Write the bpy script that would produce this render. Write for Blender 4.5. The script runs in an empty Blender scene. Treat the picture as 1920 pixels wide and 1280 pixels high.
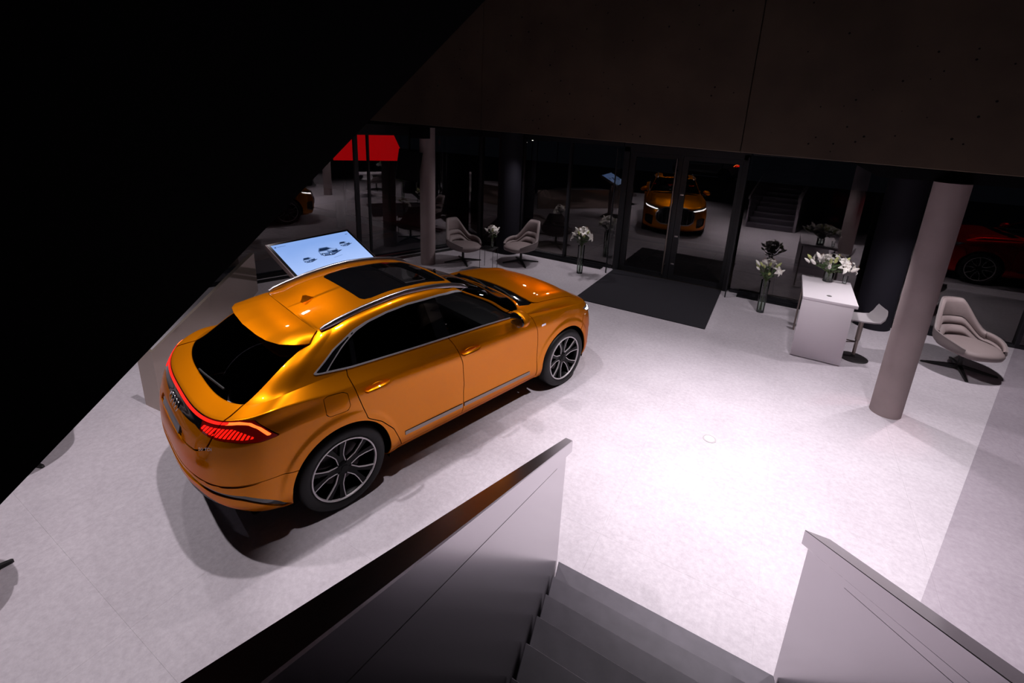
import bpy, bmesh, math, random
import numpy as np
from mathutils import Vector, Matrix

random.seed(7)
SC = bpy.context.scene
COL = SC.collection
PI = math.pi

# ------------------------------------------------------------------ camera
cam_d = bpy.data.cameras.new('camera')
cam = bpy.data.objects.new('camera', cam_d)
COL.objects.link(cam)
SC.camera = cam
cam_d.sensor_fit = 'HORIZONTAL'
cam_d.sensor_width = 36.0
cam_d.lens = 880.52 / 1920 * 36
cam_d.shift_x = -9.38 / 1920
cam_d.shift_y = -165.3 / 1920
cam_d.clip_start = 0.05
cam_d.clip_end = 200
_p, _r, _a = 0.2772, -0.0467, 0.5112
_f = Vector((0, math.cos(_p), -math.sin(_p)))
_x = Vector((1, 0, 0)); _d = _f.cross(_x)
_rt = math.cos(_r) * _x + math.sin(_r) * _d
_dn = -math.sin(_r) * _x + math.cos(_r) * _d
_rz = Matrix.Rotation(_a, 3, 'Z')
_rt, _dn, _f = _rz @ _rt, _rz @ _dn, _rz @ _f
EYE = Vector((0, 0, 3.3548))
cam.matrix_world = Matrix(((_rt.x, -_dn.x, -_f.x, EYE.x), (_rt.y, -_dn.y, -_f.y, EYE.y),
                           (_rt.z, -_dn.z, -_f.z, EYE.z), (0, 0, 0, 1)))

# ------------------------------------------------------------------ world, exposure
wd = bpy.data.worlds.new('night'); SC.world = wd; wd.use_nodes = True
wd.node_tree.nodes['Background'].inputs[0].default_value = (0.30, 0.34, 0.5, 1)
wd.node_tree.nodes['Background'].inputs[1].default_value = 0.004
SC.view_settings.view_transform = 'Standard'
SC.view_settings.look = 'None'
SC.view_settings.exposure = 0.0
SC.view_settings.gamma = 1.0
SC.view_settings.use_curve_mapping = False

# ------------------------------------------------------------------ lamps
def spot(loc, energy, to=None, ang=95, blend=0.6, rad=0.06, col=(1.0, 0.93, 0.965)):
    l = bpy.data.lights.new('ceiling_or_added_spotlight', 'SPOT')
    l.energy = energy; l.spot_size = math.radians(ang); l.spot_blend = blend
    l.shadow_soft_size = rad; l.color = col
    o = bpy.data.objects.new('ceiling_or_added_spotlight', l); COL.objects.link(o)
    o.location = loc
    d = (Vector(to) if to else Vector((loc[0], loc[1], 0))) - Vector(loc)
    o.rotation_euler = d.to_track_quat('-Z', 'Y').to_euler()
    return o
# double-height hall (car and stair foot)
spot((-3.9, 2.2, 5.6), 440, (-3.9, 2.2, 0), ang=82)
spot((-2.0, 2.2, 5.6), 420, (-2.0, 2.3, 0), ang=28, blend=0.7)
spot((-3.2, 4.4, 5.6), 280, (-3.2, 4.4, 0), ang=74)
spot((-0.1, 4.4, 5.6), 1750, (-0.1, 4.7, 0), ang=62, blend=1.0)
spot((1.5, 4.2, 5.6), 800, (1.5, 4.6, 0), ang=64, blend=1.0)
spot((-0.3, 3.2, 5.6), 280, (-0.3, 3.2, 0), ang=52, blend=0.9)
spot((-5.7, 0.5, 5.6), 540, (-5.7, 0.5, 0), ang=85)
spot((-8.6, 3.0, 5.2), 120, (-4.2, 1.9, 1.2), ang=36, rad=0.09)
spot((-8.6, 5.0, 5.2), 90, (-3.7, 3.2, 1.4), ang=36, rad=0.09)
spot((-1.9, 5.4, 5.6), 160, (-1.9, 5.6, 0), ang=50)
# low zone between the concrete wall and the glass front
spot((-5.0, 9.9, 2.84), 60, (-5.3, 8.8, 0), ang=130)
spot((-4.2, 10.0, 2.84), 60, (-3.8, 8.6, 0), ang=130)
spot((-1.9, 9.0, 2.84), 60, ang=125)
spot((0.6, 7.6, 2.84), 135, (0.6, 8.0, 0), ang=125)
spot((2.75, 8.6, 2.84), 190, ang=115)
spot((-8.0, 6.2, 3.0), 30, ang=120)
# the hall goes on to the right, beyond the frame
spot((5.2, 5.4, 5.6), 420, (5.4, 5.2, 0), ang=80)
# added red lamp, no real fixture: gives the right column its red rim
spot((2.15, 7.5, 2.85), 26, (1.74, 6.98, 1.3), ang=26, col=(1.0, 0.01, 0.07))

# ------------------------------------------------------------------ materials
def mat(name, col, rough=0.5, metal=0.0, coat=0.0, spec=0.5, emit=None, estr=0.0, noise=None, bump=None):
    m = bpy.data.materials.new(name); m.use_nodes = True
    nt = m.node_tree; b = nt.nodes['Principled BSDF']
    b.inputs['Base Color'].default_value = (*col, 1)
    b.inputs['Roughness'].default_value = rough
    b.inputs['Metallic'].default_value = metal
    b.inputs['Coat Weight'].default_value = coat
    b.inputs['Coat Roughness'].default_value = 0.03
    b.inputs['Specular IOR Level'].default_value = spec
    if emit:
        b.inputs['Emission Color'].default_value = (*emit, 1)
        b.inputs['Emission Strength'].default_value = estr
    if noise or bump:
        tc = nt.nodes.new('ShaderNodeTexCoord')
    if noise:
        sc, amt, det = noise
        n = nt.nodes.new('ShaderNodeTexNoise'); n.inputs['Scale'].default_value = sc; n.inputs['Detail'].default_value = det
        nt.links.new(tc.outputs['Object'], n.inputs['Vector'])
        r = nt.nodes.new('ShaderNodeValToRGB')
        r.color_ramp.elements[0].position = 0.3; r.color_ramp.elements[1].position = 0.7
        r.color_ramp.elements[0].color = (*[c * (1 - amt) for c in col], 1)
        r.color_ramp.elements[1].color = (*[min(1, c * (1 + amt)) for c in col], 1)
        nt.links.new(n.outputs['Fac'], r.inputs['Fac']); nt.links.new(r.outputs['Color'], b.inputs['Base Color'])
    if bump:
        sc, st = bump
        n2 = nt.nodes.new('ShaderNodeTexNoise'); n2.inputs['Scale'].default_value = sc; n2.inputs['Detail'].default_value = 4
        nt.links.new(tc.outputs['Object'], n2.inputs['Vector'])
        bp = nt.nodes.new('ShaderNodeBump'); bp.inputs['Strength'].default_value = st; bp.inputs['Distance'].default_value = 0.01
        nt.links.new(n2.outputs['Fac'], bp.inputs['Height']); nt.links.new(bp.outputs['Normal'], b.inputs['Normal'])
    return m

def glass(name, tint=(1, 1, 1), base=0.08, scale=1.0, gcol=(1, 1, 1)):
    """thin pane: lets tinted light through and mirrors the rest, more at grazing angles"""
    m = bpy.data.materials.new(name); m.use_nodes = True
    nt = m.node_tree; nt.nodes.clear()
    out = nt.nodes.new('ShaderNodeOutputMaterial')
    mix = nt.nodes.new('ShaderNodeMixShader')
    tr = nt.nodes.new('ShaderNodeBsdfTransparent'); tr.inputs[0].default_value = (*tint, 1)
    gl = nt.nodes.new('ShaderNodeBsdfGlossy'); gl.inputs['Roughness'].default_value = 0.0
    gl.inputs['Color'].default_value = (*gcol, 1)
    lw = nt.nodes.new('ShaderNodeFresnel'); lw.inputs['IOR'].default_value = 1.5
    ma = nt.nodes.new('ShaderNodeMath'); ma.operation = 'MULTIPLY_ADD'
    ma.inputs[1].default_value = scale; ma.inputs[2].default_value = base
    ma.use_clamp = True
    L = nt.links.new
    L(lw.outputs[0], ma.inputs[0]); L(ma.outputs[0], mix.inputs[0])
    L(tr.outputs[0], mix.inputs[1]); L(gl.outputs[0], mix.inputs[2]); L(mix.outputs[0], out.inputs[0])
    return m

def floor_material():
    m = mat('floor_tile_stone', (0.52, 0.47, 0.52), 0.48, spec=0.35)
    nt = m.node_tree; b = nt.nodes['Principled BSDF']
    geo = nt.nodes.new('ShaderNodeNewGeometry')
    n1 = nt.nodes.new('ShaderNodeTexNoise'); n1.inputs['Scale'].default_value = 1.6; n1.inputs['Detail'].default_value = 8; n1.inputs['Roughness'].default_value = 0.7
    n2 = nt.nodes.new('ShaderNodeTexNoise'); n2.inputs['Scale'].default_value = 22; n2.inputs['Detail'].default_value = 6; n2.inputs['Roughness'].default_value = 0.75
    mx = nt.nodes.new('ShaderNodeMath'); mx.operation = 'MULTIPLY_ADD'; mx.inputs[1].default_value = 0.55
    oi = nt.nodes.new('ShaderNodeObjectInfo')
    m3 = nt.nodes.new('ShaderNodeMath'); m3.operation = 'MULTIPLY_ADD'; m3.inputs[1].default_value = 0.02
    r = nt.nodes.new('ShaderNodeValToRGB')
    r.color_ramp.elements[0].position = 0.5; r.color_ramp.elements[1].position = 1.05
    r.color_ramp.elements[0].color = (0.42, 0.375, 0.42, 1); r.color_ramp.elements[1].color = (0.60, 0.55, 0.60, 1)
    L = nt.links.new
    L(geo.outputs['Position'], n1.inputs['Vector']); L(geo.outputs['Position'], n2.inputs['Vector'])
    L(n1.outputs['Fac'], mx.inputs[0]); L(n2.outputs['Fac'], mx.inputs[2])
    L(oi.outputs['Random'], m3.inputs[0]); L(mx.outputs[0], m3.inputs[2])
    L(m3.outputs[0], r.inputs['Fac']); L(r.outputs['Color'], b.inputs['Base Color'])
    return m

def concrete_material():
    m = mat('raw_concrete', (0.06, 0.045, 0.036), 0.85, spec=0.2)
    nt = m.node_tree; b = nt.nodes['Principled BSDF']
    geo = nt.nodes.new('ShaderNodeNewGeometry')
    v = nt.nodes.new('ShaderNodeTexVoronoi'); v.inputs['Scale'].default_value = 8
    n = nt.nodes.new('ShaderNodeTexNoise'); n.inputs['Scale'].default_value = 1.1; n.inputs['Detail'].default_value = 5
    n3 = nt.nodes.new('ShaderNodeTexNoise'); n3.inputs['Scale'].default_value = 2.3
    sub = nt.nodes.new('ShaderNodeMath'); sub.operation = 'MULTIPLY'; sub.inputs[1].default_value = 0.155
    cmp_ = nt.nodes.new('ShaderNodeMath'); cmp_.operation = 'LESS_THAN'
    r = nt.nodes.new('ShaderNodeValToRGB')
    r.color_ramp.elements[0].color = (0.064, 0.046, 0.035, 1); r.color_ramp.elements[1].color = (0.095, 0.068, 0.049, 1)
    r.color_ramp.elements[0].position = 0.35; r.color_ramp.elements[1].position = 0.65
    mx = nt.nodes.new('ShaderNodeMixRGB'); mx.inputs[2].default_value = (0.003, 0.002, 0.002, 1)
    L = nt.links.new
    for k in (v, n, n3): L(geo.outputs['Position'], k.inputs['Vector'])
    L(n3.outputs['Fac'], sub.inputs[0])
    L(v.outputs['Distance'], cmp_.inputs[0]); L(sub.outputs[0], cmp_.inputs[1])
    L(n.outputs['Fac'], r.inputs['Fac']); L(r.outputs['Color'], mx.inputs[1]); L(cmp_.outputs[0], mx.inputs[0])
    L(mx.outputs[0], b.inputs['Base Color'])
    return m

def paint(name, c):
    m = mat(name, c, 0.35, 0.70, 0.5, spec=0.0)
    nt = m.node_tree; b = nt.nodes['Principled BSDF']
    b.inputs['Specular Tint'].default_value = (min(1, c[0] * 1.2), c[1] * 1.35, c[2], 1)
    tc = nt.nodes.new('ShaderNodeTexCoord')
    n = nt.nodes.new('ShaderNodeTexNoise'); n.inputs['Scale'].default_value = 900; n.inputs['Detail'].default_value = 1
    bp = nt.nodes.new('ShaderNodeBump'); bp.inputs['Strength'].default_value = 0.05; bp.inputs['Distance'].default_value = 0.001
    nt.links.new(tc.outputs['Object'], n.inputs['Vector']); nt.links.new(n.outputs['Fac'], bp.inputs['Height'])
    nt.links.new(bp.outputs['Normal'], b.inputs['Normal'])
    return m

M = dict(
    floor=floor_material(), concrete=concrete_material(),
    black=mat('flat_black', (0.006, 0.006, 0.007), 0.75, spec=0.25),
    frame=mat('black_metal_frame', (0.010, 0.010, 0.013), 0.42, spec=0.4),
    fascia=mat('dark_fascia', (0.004, 0.004, 0.005), 0.8, spec=0.1),
    panelgrey=mat('grey_anodised_panel', (0.36, 0.335, 0.36), 0.20, 0.92, noise=(0.7, 0.06, 3)),
    cap=mat('cap_top_dark_reflection', (0.16, 0.14, 0.145), 0.22, 0.85),  # panel metal darkened, the dark ceiling's reflection put into the colour
    tread=mat('grey_stair_stone', (0.112, 0.099, 0.124), 0.5, noise=(9, 0.14, 6)),
    matt=mat('ribbed_entrance_mat', (0.030, 0.028, 0.034), 0.95, spec=0.1, noise=(70, 0.35, 4), bump=(260, 0.5)),
    column=mat('painted_concrete_column', (0.30, 0.235, 0.238), 0.8, noise=(2.2, 0.12, 6)),
    darkcol=mat('black_blue_column', (0.011, 0.010, 0.016), 0.7, spec=0.2),
    facade=glass('facade_glass', (0.80, 0.82, 0.82), 0.075, 1.15, (1.0, 0.95, 0.95)),
    sideglass=glass('smoky_partition_glass', (0.68, 0.65, 0.68), 0.03, 0.7),
    finglass=glass('fin_glass', (0.86, 0.9, 0.9), 0.03, 1.0),
    coated=mat('polished_bronze_grey_wall', (0.40, 0.32, 0.27), 0.08, 0.6),
    asphalt=mat('asphalt', (0.030, 0.028, 0.028), 0.9, noise=(20, 0.3, 5)),
    paving=mat('outside_paving', (0.085, 0.062, 0.055), 0.85, noise=(6, 0.2, 5)),
    curb=mat('curb_stone', (0.05, 0.045, 0.045), 0.8),
    white=mat('white_solid_surface', (0.80, 0.74, 0.79), 0.35, spec=0.4),
    chrome=mat('chrome', (0.75, 0.73, 0.75), 0.12, 1.0),
    trimsilver=mat('silver_window_trim', (0.46, 0.43, 0.46), 0.38, 0.5),
    machined=mat('machined_alloy', (0.62, 0.58, 0.60), 0.42, 0.45),
    satin=mat('satin_aluminium', (0.55, 0.52, 0.54), 0.28, 1.0),
    steel=mat('brushed_dark_steel', (0.25, 0.21, 0.19), 0.35, 1.0),
    fabric=mat('taupe_leather', (0.25, 0.195, 0.195), 0.62, noise=(3, 0.06, 3), bump=(60, 0.12)),
    fabricd=mat('taupe_shell', (0.19, 0.155, 0.155), 0.6),
    blackmetal=mat('black_powder_coat', (0.012, 0.011, 0.012), 0.45),
    stoolgrey=mat('pale_grey_stool_shell', (0.42, 0.39, 0.41), 0.45),
    stoolbase=mat('dark_stool_base', (0.045, 0.038, 0.042), 0.35, 0.5),
    petal=mat('white_petal', (0.78, 0.74, 0.70), 0.6, noise=(30, 0.08, 2)),
    bud=mat('lily_bud', (0.42, 0.45, 0.18), 0.5, noise=(18, 0.5, 2)),
    leaf=mat('dark_green_leaf', (0.045, 0.085, 0.028), 0.5, noise=(25, 0.3, 2)),
    stem=mat('green_stem', (0.06, 0.09, 0.03), 0.5),
    anther=mat('brown_anther', (0.25, 0.10, 0.02), 0.7),
    vase=glass('vase_glass', (0.90, 0.93, 0.91), 0.02, 1.0),
    water=glass('vase_water', (0.85, 0.92, 0.86), 0.0, 0.5),
    disp=mat('display_black_bezel', (0.006, 0.006, 0.007), 0.25),
    dispside=mat('display_brown_side', (0.20, 0.15, 0.15), 0.35, 0.6),
    rubber=mat('tyre_rubber', (0.0045, 0.0045, 0.005), 0.55, spec=0.35),
    wheelblk=mat('gloss_black_wheel', (0.003, 0.003, 0.0035), 0.40, 0.0, 0.0, spec=0.15),
    disc=mat('brake_disc_steel', (0.10, 0.085, 0.09), 0.45, 0.9),
    plastic=mat('black_plastic', (0.012, 0.012, 0.013), 0.5),
    gloss=mat('gloss_black_trim', (0.004, 0.004, 0.005), 0.06, coat=1.0),
    hull=mat('dark_hull', (0.003, 0.003, 0.003), 0.9, spec=0.0),
    cabin=mat('black_cabin_leather', (0.008, 0.007, 0.008), 0.6, spec=0.2),
    carglass=glass('car_privacy_glass', (0.035, 0.035, 0.04), 0.0, 0.85),
    carglassf=glass('car_front_glass', (0.72, 0.74, 0.75), 0.0, 0.85),
    orange=paint('orange_metallic_paint', (0.66, 0.20, 0.003)),
    redpaint=paint('red_paint', (0.42, 0.003, 0.004)),
    whitepaint=paint('white_paint', (0.62, 0.60, 0.62)),
    redlens=mat('dark_red_lens', (0.10, 0.002, 0.002), 0.08, coat=1.0, emit=(1, 0.01, 0.005), estr=0.04),
    redlit=mat('lit_red_lens', (0.5, 0.01, 0.01), 0.2, emit=(1.0, 0.010, 0.004), estr=0.95),
    barlit=mat('lit_light_bar', (0.5, 0.02, 0.01), 0.2, emit=(1.0, 0.012, 0.008), estr=1.15),
    barend=mat('lit_bar_end', (0.5, 0.1, 0.02), 0.2, emit=(1.0, 0.13, 0.02), estr=2.2),
    drl=mat('lit_headlamp', (0.9, 0.9, 0.9), 0.2, emit=(1.0, 0.97, 0.95), estr=7),
    lampglass=mat('headlamp_housing', (0.30, 0.32, 0.36), 0.08, 0.6, coat=1.0),
    grille=mat('dark_grille', (0.010, 0.010, 0.011), 0.3, 0.4),
    plate=mat('dark_number_plate', (0.16, 0.15, 0.17), 0.45),
    redwall=mat('backlit_red_board', (0.62, 0.002, 0.002), 0.5, emit=(1.0, 0.002, 0.006), estr=0.30),
    yellow=mat('yellow_paint', (0.55, 0.35, 0.02), 0.5),
    hazewhite=mat('white_street_lamp', (1, 1, 1), 0.5, emit=(1, 0.95, 0.9), estr=3),
    grommet=mat('grey_cable_grommet', (0.35, 0.33, 0.34), 0.4, 0.6),
    discfloor=mat('floor_socket_lid', (0.60, 0.56, 0.60), 0.35),
)

# ------------------------------------------------------------------ helpers
def link(name, me, m, parent=None, smooth=None):
    o = bpy.data.objects.new(name, me); COL.objects.link(o)
    if m is not None and not me.materials: me.materials.append(m)
    if parent is not None: o.parent = parent
    return o
def bm_obj(name, bm, m, parent=None, smooth=True, angle=40):
    me = bpy.data.meshes.new(name)
    bmesh.ops.recalc_face_normals(bm, faces=bm.faces[:])
    bm.to_mesh(me); bm.free()
    if smooth:
        me.polygons.foreach_set('use_smooth', [True] * len(me.polygons))
        try: me.set_sharp_from_angle(angle=math.radians(angle))
        except Exception: pass
    return link(name, me, m, parent)
def tag(o, label=None, cat=None, group=None, kind=None):
    if label: o['label'] = label
    if cat: o['category'] = cat
    if group: o['group'] = group
    if kind: o['kind'] = kind
    return o
def empty(name, loc=(0, 0, 0), rz=0.0, label=None, cat=None, group=None):
    o = bpy.data.objects.new(name, None); COL.objects.link(o)
    o.empty_display_size = 0.2
    o.location = loc; o.rotation_euler = (0, 0, rz)
    return tag(o, label, cat, group)
def box(bm, c, s, rot=None, bev=0.0, seg=2):
    mtx = Matrix.Translation(c) @ (rot.to_4x4() if rot is not None else Matrix.Identity(4)) @ Matrix.Diagonal((*s, 1))
    r = bmesh.ops.create_cube(bm, size=1.0, matrix=mtx)
    if bev > 0:
        es = list({e for v in r['verts'] for e in v.link_edges})
        bmesh.ops.bevel(bm, geom=es, offset=bev, segments=seg, affect='EDGES', profile=0.5)
    return bm
def box_obj(name, c, s, m, parent=None, rot=None, bev=0.0):
    bm = bmesh.new(); box(bm, c, s, rot, bev)
    return bm_obj(name, bm, m, parent)
def prism(bm, pts, z0, z1):
    """vertical prism over a plan polygon; z may be callables of (x, y)"""
    f0 = z0 if callable(z0) else (lambda x, y: z0)
    f1 = z1 if callable(z1) else (lambda x, y: z1)
    a = [bm.verts.new((x, y, f0(x, y))) for x, y in pts]
    b = [bm.verts.new((x, y, f1(x, y))) for x, y in pts]
    bm.faces.new(a[::-1]); bm.faces.new(b)
    n = len(pts)
    for i in range(n): bm.faces.new((a[i], a[(i + 1) % n], b[(i + 1) % n], b[i]))
    return bm
def lathe(bm, prof, n=32, axis='Z', close=False, arc=None):
    rings = []
    for r, h in prof:
        ring = []
        for k in range(n):
            t = 2 * PI * k / n
            p = (r * math.cos(t), r * math.sin(t), h)
            if axis == 'Y': p = (p[0], h, p[1])
            ring.append(bm.verts.new(p))
        rings.append(ring)
    m = len(rings)
    for i in range(m if close else m - 1):
        A, B = rings[i], rings[(i + 1) % m]
        for k in range(n): bm.faces.new((A[k], A[(k + 1) % n], B[(k + 1) % n], B[k]))
    return rings
def cap_ring(bm, ring): bm.faces.new(ring)
def tube(bm, pts, r, n=8, closed=False, radii=None, up=Vector((0, 0, 1))):
    pts = [Vector(p) for p in pts]; rings = []
    N = len(pts)
    for i, p in enumerate(pts):
        if closed: t = pts[(i + 1) % N] - pts[i - 1]
        else: t = pts[min(i + 1, N - 1)] - pts[max(i - 1, 0)]
        t.normalize()
        u = up if abs(t.dot(up)) < 0.95 else Vector((1, 0, 0))
        a = t.cross(u).normalized(); b = a.cross(t).normalized()
        rr = radii[i] if radii else r
        rings.append([bm.verts.new(p + a * rr * math.cos(2 * PI * k / n) + b * rr * math.sin(2 * PI * k / n)) for k in range(n)])
    for i in range(N if closed else N - 1):
        A, B = rings[i], rings[(i + 1) % N]
        for k in range(n): bm.faces.new((A[k], A[(k + 1) % n], B[(k + 1) % n], B[k]))
    if not closed:
        bm.faces.new(rings[0][::-1]); bm.faces.new(rings[-1])
    return bm
def sweep(bm, pts, prof, normal_of):
    """sweep a closed 2D profile (list of (a,b)) along pts; normal_of(i)->(A,B) vectors"""
    rings = []
    for i, p in enumerate(pts):
        A, B = normal_of(i)
        rings.append([bm.verts.new(Vector(p) + A * a + B * b) for a, b in prof])
    n = len(prof)
    for i in range(len(pts) - 1):
        for k in range(n): bm.faces.new((rings[i][k], rings[i][(k + 1) % n], rings[i + 1][(k + 1) % n], rings[i + 1][k]))
    bm.faces.new(rings[0][::-1]); bm.faces.new(rings[-1])
    return bm
def copy_tree(o, parent=None):
    c = o.copy(); COL.objects.link(c)
    if parent is not None: c.parent = parent
    for ch in [k for k in bpy.data.objects if k.parent == o]: copy_tree(ch, c)
    return c
def kids(o): return [k for k in bpy.data.objects if k.parent == o]
def text_mesh(name, body, size, m, parent, loc, rot, ext=0.002):
    cu = bpy.data.curves.new(name, 'FONT'); cu.body = body; cu.size = size; cu.extrude = ext
    cu.align_x = 'CENTER'; cu.align_y = 'CENTER'
    tmp = bpy.data.objects.new(name + '_tmp', cu); COL.objects.link(tmp)
    dg = bpy.context.evaluated_depsgraph_get()
    me = bpy.data.meshes.new_from_object(tmp.evaluated_get(dg))
    bpy.data.objects.remove(tmp)
    me.materials.clear()
    o = link(name, me, m, parent); o.location = loc; o.rotation_euler = rot
    return o

# ------------------------------------------------------------------ setting: floor
LP0, LPD = (-8.4, 7.0), (0.32, 0.947)                     # line of the left glass pane
def lp(y): return LP0[0] + LPD[0] / LPD[1] * (y - LP0[1])
def rw(y): return 1.39 + 0.364 * (y - 3.87)               # line of the right glass wall
YF = 10.62
def clip_poly(pts, a, b, c):                              # keep a*x+b*y+c >= 0
    out = []
    for i in range(len(pts)):
        p, q = pts[i], pts[(i + 1) % len(pts)]
        fp, fq = a * p[0] + b * p[1] + c, a * q[0] + b * q[1] + c
        if fp >= 0: out.append(p)
        if (fp >= 0) != (fq >= 0):
            t = fp / (fp - fq); out.append((p[0] + (q[0] - p[0]) * t, p[1] + (q[1] - p[1]) * t))
    return out
bm = bmesh.new(); prism(bm, [(-9.6, -2.2), (9.0, -2.2), (9.0, 10.9), (-7.1, 10.9), (-9.6, 3.6)], -0.2, -0.003)
fl = bm_obj('floor', bm, M['floor'], smooth=False); tag(fl, kind='structure')
TS = 1.2
k = 0
for i in range(-5, 12):
    for j in range(-3, 9):
        x0, y0 = -4.45 + i * TS, 0.795 + j * TS
        g = 0.0003
        pts = [(x0 + g, y0 + g), (x0 + TS - g, y0 + g), (x0 + TS - g, y0 + TS - g), (x0 + g, y0 + TS - g)]
        pts = clip_poly(pts, 0, -1, YF - 0.02)
        if pts: pts = clip_poly(pts, LPD[1], -LPD[0], -(LPD[1] * LP0[0] - LPD[0] * LP0[1]))
        if len(pts) < 3: continue
        bm = bmesh.new(); prism(bm, pts, -0.0035, 0.0)
        bm_obj('tile', bm, M['floor'], fl, smooth=False)

# outside ground
o = box_obj('floor_outside', (-4, 24, -0.16), (70, 26.4, 0.2), M['asphalt']); tag(o, kind='structure')
pv = empty('pavement_outside'); tag(pv, kind='structure')
for kx in range(12):
    for ky in range(2):
        box_obj('paving_slab', (-14.1 + kx * 1.5, 11.7 + ky * 1.5, -0.04), (1.485, 1.485, 0.05), M['paving'], pv)
for kx in range(4):
    for ky in range(6):
        if -10.9 - kx * 1.2 < lp(4.2 + ky * 1.2) - 0.9:
            box_obj('paving_slab', (-10.9 - kx * 1.2, 3.6 + ky * 1.2, -0.04), (1.19, 1.19, 0.05), M['paving'], pv)
o = box_obj('trim_1', (-11.0, 5.4, 0.0), (0.16, 9.0, 0.10), M['curb'], rot=Matrix.Rotation(-0.32, 3, 'Z')); tag(o, kind='structure')
o = box_obj('trim_2', (-4.0, 14.5, -0.01), (30, 0.18, 0.12), M['curb']); tag(o, kind='structure')

# ------------------------------------------------------------------ setting: upper concrete wall, soffits, ceiling
CA, CB = Vector((-7.0, 7.0, 3.197)), Vector((2.0, 6.4, 3.04))
def cpt(t): return CA + (CB - CA) * t
wu = empty('wall_front'); tag(wu, kind='structure')
nrm = Vector((0.0665, 0.998, 0))
def cpanel(t0, t1):
    a, b = cpt(t0), cpt(t1)
    bm = bmesh.new()
    q = [a, b, b + nrm * 0.3, a + nrm * 0.3]
    lo = [bm.verts.new(v) for v in q]; hi = [bm.verts.new((v.x, v.y, 6.2)) for v in q]
    bm.faces.new(lo[::-1]); bm.faces.new(hi)
    for i in range(4): bm.faces.new((lo[i], lo[(i + 1) % 4], hi[(i + 1) % 4], hi[i]))
    bmesh.ops.bevel(bm, geom=[e for e in bm.edges], offset=0.006, segments=1, affect='EDGES')
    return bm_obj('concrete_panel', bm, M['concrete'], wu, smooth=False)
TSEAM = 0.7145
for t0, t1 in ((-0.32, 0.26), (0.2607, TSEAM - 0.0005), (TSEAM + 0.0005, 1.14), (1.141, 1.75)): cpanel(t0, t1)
so = box_obj('ceiling_lower', (-3.4, 8.9, 3.19), (11.2, 3.4, 0.12), M['fascia']); tag(so, kind='structure')
so = box_obj('ceiling_lower_right', (5.0, 8.75, 3.05), (8.16, 3.7, 0.3), M['fascia']); tag(so, kind='structure')
ce = box_obj('ceiling', (-0.5, 4.2, 6.35), (19, 14, 0.3), M['fascia']); tag(ce, kind='structure')

# ------------------------------------------------------------------ glass front
def pane(name, a, b, z0, z1, m, parent=None, th=0.02):
    a, b = Vector((*a, 0)), Vector((*b, 0)); d = (b - a); L = d.length; d.normalize()
    bm = bmesh.new()
    me_rot = Matrix(((d.x, -d.y, 0), (d.y, d.x, 0), (0, 0, 1)))
    # one sheet: thin glass shader already stands for both faces
    n = Vector((-d.y, d.x, 0))
    vs = [bm.verts.new((*(a).xy, z0)), bm.verts.new((*(b).xy, z0)), bm.verts.new((*(b).xy, z1)), bm.verts.new((*(a).xy, z1))]
    bm.faces.new(vs)
    return bm_obj(name, bm, m, parent, smooth=False)
def bar(name, a, b, z0, z1, th, m, parent=None, off=0.0):
    a, b = Vector((*a, 0)), Vector((*b, 0)); d = (b - a); L = d.length; d.normalize()
    rot = Matrix(((d.x, -d.y, 0), (d.y, d.x, 0), (0, 0, 1)))
    c = (a + b) / 2 + Vector((-d.y, d.x, 0)) * off
    return box_obj(name, (c.x, c.y, (z0 + z1) / 2), (L, th, z1 - z0), m, parent, rot)
ZH = 2.88
def window(name, a, b, mull=(), zt=ZH, gm=None):
    e = empty(name); tag(e, kind='structure')
    A, B = Vector(a), Vector(b); L = (B - A).length; D = (B - A) / L
    cuts = [0.0] + list(mull) + [L]
    for i in range(len(cuts) - 1):
        p, q = A + D * cuts[i], A + D * cuts[i + 1]
        pane('pane', p, q, 0.05, zt, gm or M['facade'], e)
    bar('bottom_rail', a, b, 0.0, 0.06, 0.09, M['frame'], e)
    bar('top_rail', a, b, zt, zt + 0.32, 0.12, M['frame'], e)
    for c in mull:
        p = A + D * (c - 0.03); q = A + D * (c + 0.03)
        bar('mullion', p, q, 0.06, zt, 0.12, M['frame'], e)
    return e
window('window_1', (-7.18, YF), (-3.30, YF), (1.3, 2.6))
window('window_2', (-0.66, YF), (1.85, YF), ())
window('window_3', (1.85, YF), (8.9, YF), (2.0, 4.4))
A4 = (lp(YF), YF); B4 = (lp(4.4), 4.4)
_l = lambda y: math.hypot(lp(y) - A4[0], y - A4[1])
w4 = window('window_4', B4, A4, ())
for ym, wdt in ((7.33, 0.075), (7.60, 0.032)):
    p = Vector((lp(ym - wdt / 2), ym - wdt / 2)); q = Vector((lp(ym + wdt / 2), ym + wdt / 2))
    bar('mullion', p, q, 0.06, ZH, 0.10, M['frame'], w4)
GE = (1.335, 3.68)
w5 = empty('window_5'); tag(w5, kind='structure')
pane('pane', GE, (3.6, 2.55), 0.0, 5.2, M['sideglass'], w5)
bar('corner_post', (-7.24, YF), (-7.12, YF), 0.0, ZH + .3, 0.12, M['frame'], w4)
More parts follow.
